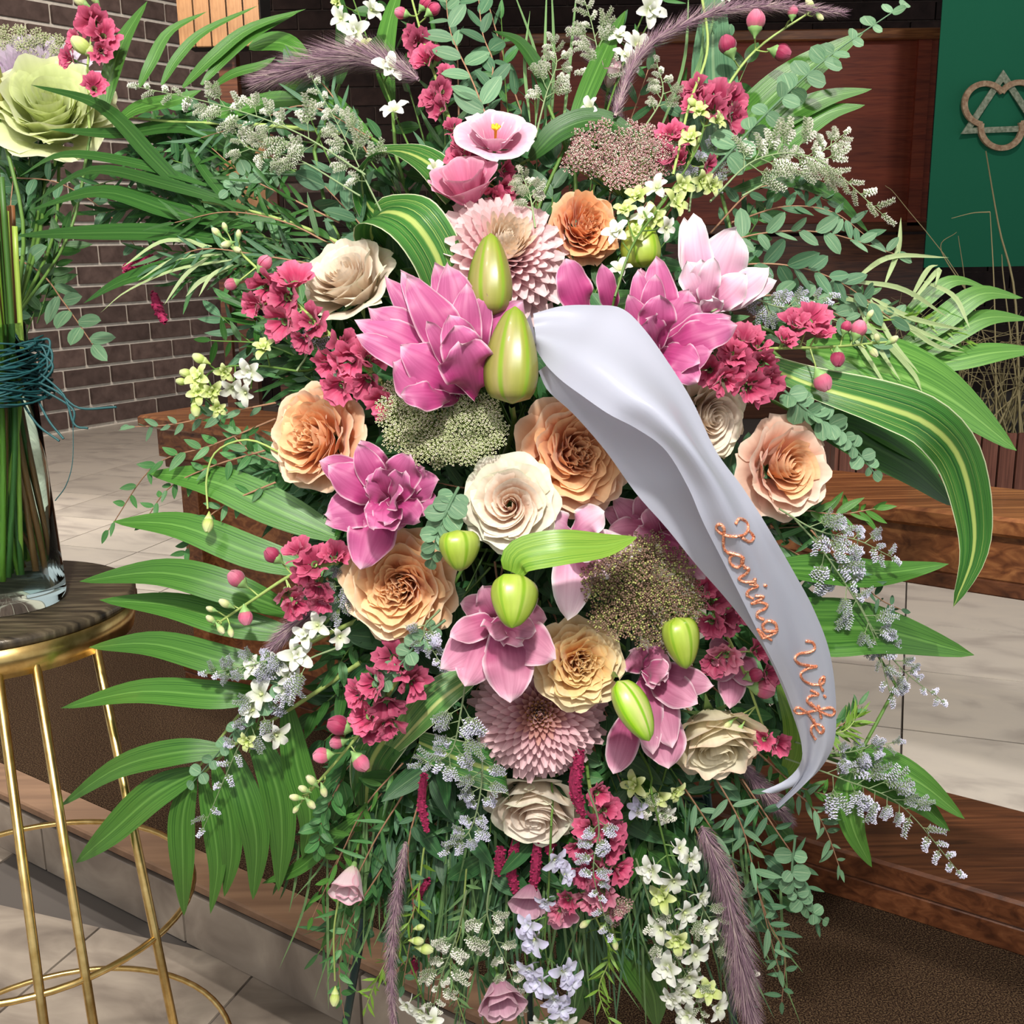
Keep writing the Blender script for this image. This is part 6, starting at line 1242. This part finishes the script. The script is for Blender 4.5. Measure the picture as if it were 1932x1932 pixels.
# lettering: strokes in (along, up) on a baseline that follows the ribbon
nt = NT('copper_glitter'); v_ = nt.n('ShaderNodeTexVoronoi'); v_.inputs['Scale'].default_value = 900; tcn = nt.n('ShaderNodeTexCoord'); nt.l(tcn.outputs['Object'], v_.inputs['Vector'])
col = ramp(nt, v_.outputs['Color'], [(.2, (.50, .12, .05)), (.55, (.85, .30, .15)), (.9, (.95, .62, .45))]).outputs[0]
m_cop = finish(nt, col, .35, 0, .8, metal=.35)
_bv = BVHTree.FromPolygons([tuple(v) for v in G1.reshape(-1, 3)], [(j * 17 + i, j * 17 + i + 1, j * 17 + 18 + i, j * 17 + 17 + i) for j in range(89) for i in range(16)])
def onrib(x, y):
    d = ray(x, y); d = d / np.linalg.norm(d); h = _bv.ray_cast(Vector(CAM), Vector(d), 5.)
    if h[0] is None: return None
    return np.array(h[0]) - d * .0012
LET = {
 'L': (34, [[(6, 28), (2, 36), (8, 44), (16, 42), (20, 32), (16, 14), (8, 2), (2, 0), (0, 6), (6, 10), (16, 4), (26, 0), (34, 4)], [(16, 42), (26, 46), (30, 38), (22, 30)]]),
 'o': (20, [[(-2, 4), (4, 14), (10, 20), (4, 14), (3, 4), (9, 0), (16, 5), (16, 14), (10, 20), (14, 15), (22, 17)]]),
 'v': (20, [[(0, 14), (4, 20), (7, 12), (8, 1), (14, 6), (18, 18), (16, 21), (22, 17)]]),
 'i': (14, [[(-2, 10), (4, 20), (4, 6), (8, 0), (14, 6)], [(6, 29), (8, 31)]]),
 'n': (24, [[(-2, 10), (3, 20), (4, 0), (6, 12), (12, 20), (15, 14), (15, 4), (19, 0), (25, 7)]]),
 'g': (24, [[(18, 17), (10, 20), (4, 12), (6, 2), (13, 3), (18, 17), (19, 4), (17, -14), (9, -24), (2, -18), (6, -8), (16, -2), (26, 6)]]),
 'W': (52, [[(-2, 26), (2, 36), (9, 36), (11, 26), (9, 10), (12, 0), (19, 4), (25, 20), (28, 30), (27, 14), (30, 1), (38, 3), (45, 16), (46, 32), (40, 36), (44, 27), (54, 29)]]),
 'f': (18, [[(-3, 5), (6, 16), (13, 34), (10, 42), (5, 36), (6, 10), (7, -16), (3, -23), (0, -16), (8, -2), (18, 6)], [(1, 17), (15, 19)]]),
 'e': (19, [[(-3, 6), (8, 10), (13, 17), (8, 21), (3, 13), (4, 3), (10, 0), (20, 6)]])}
def write(word, base, scale, st0=0.):
    B = spline([(x, y, 0) for x, y in base], 80)[:, :2]; cum = np.concatenate([[0], np.cumsum(np.linalg.norm(np.diff(B, axis=0), axis=1))]); total = sum(LET[c][0] for c in word); sc = cum[-1] / total; s0 = st0
    for c in word:
        w, strokes = LET[c]; mb = MB(); ok = False
        for stx in strokes:
            pts = spline([(a, b_, 0) for a, b_ in stx], max(8, len(stx) * 5)); W3 = []
            for a, b_, _ in pts:
                s = (s0 + a) * sc; x = np.interp(s, cum, B[:, 0]) if s >= 0 else B[0, 0] + (B[1, 0] - B[0, 0]) / (cum[1]) * s; y = np.interp(s, cum, B[:, 1]) if s >= 0 else B[0, 1] + (B[1, 1] - B[0, 1]) / cum[1] * s
                k = min(78, max(0, int(np.searchsorted(cum, max(s, 0))))); tg = B[k + 1] - B[k]; tg = tg / np.linalg.norm(tg); up = np.array([tg[1], -tg[0]])
                q = onrib(x + up[0] * b_ * scale, y + up[1] * b_ * scale)
                if q is not None: W3.append(q)
            if len(W3) > 3:
                rad = px(2.7, .97) * (1 + .35 * npr.rand(len(W3))); mb.tube(W3, rad, 6, cap=True); ok = True
        if ok: rb.part('letter', mb, m_cop, label=None)
        s0 += w
write('Loving', [(1350, 992), (1376, 1058), (1412, 1128), (1450, 1210)], 1.3)
write('Wife', [(1493, 1222), (1512, 1280), (1524, 1330), (1532, 1396)], 1.15)
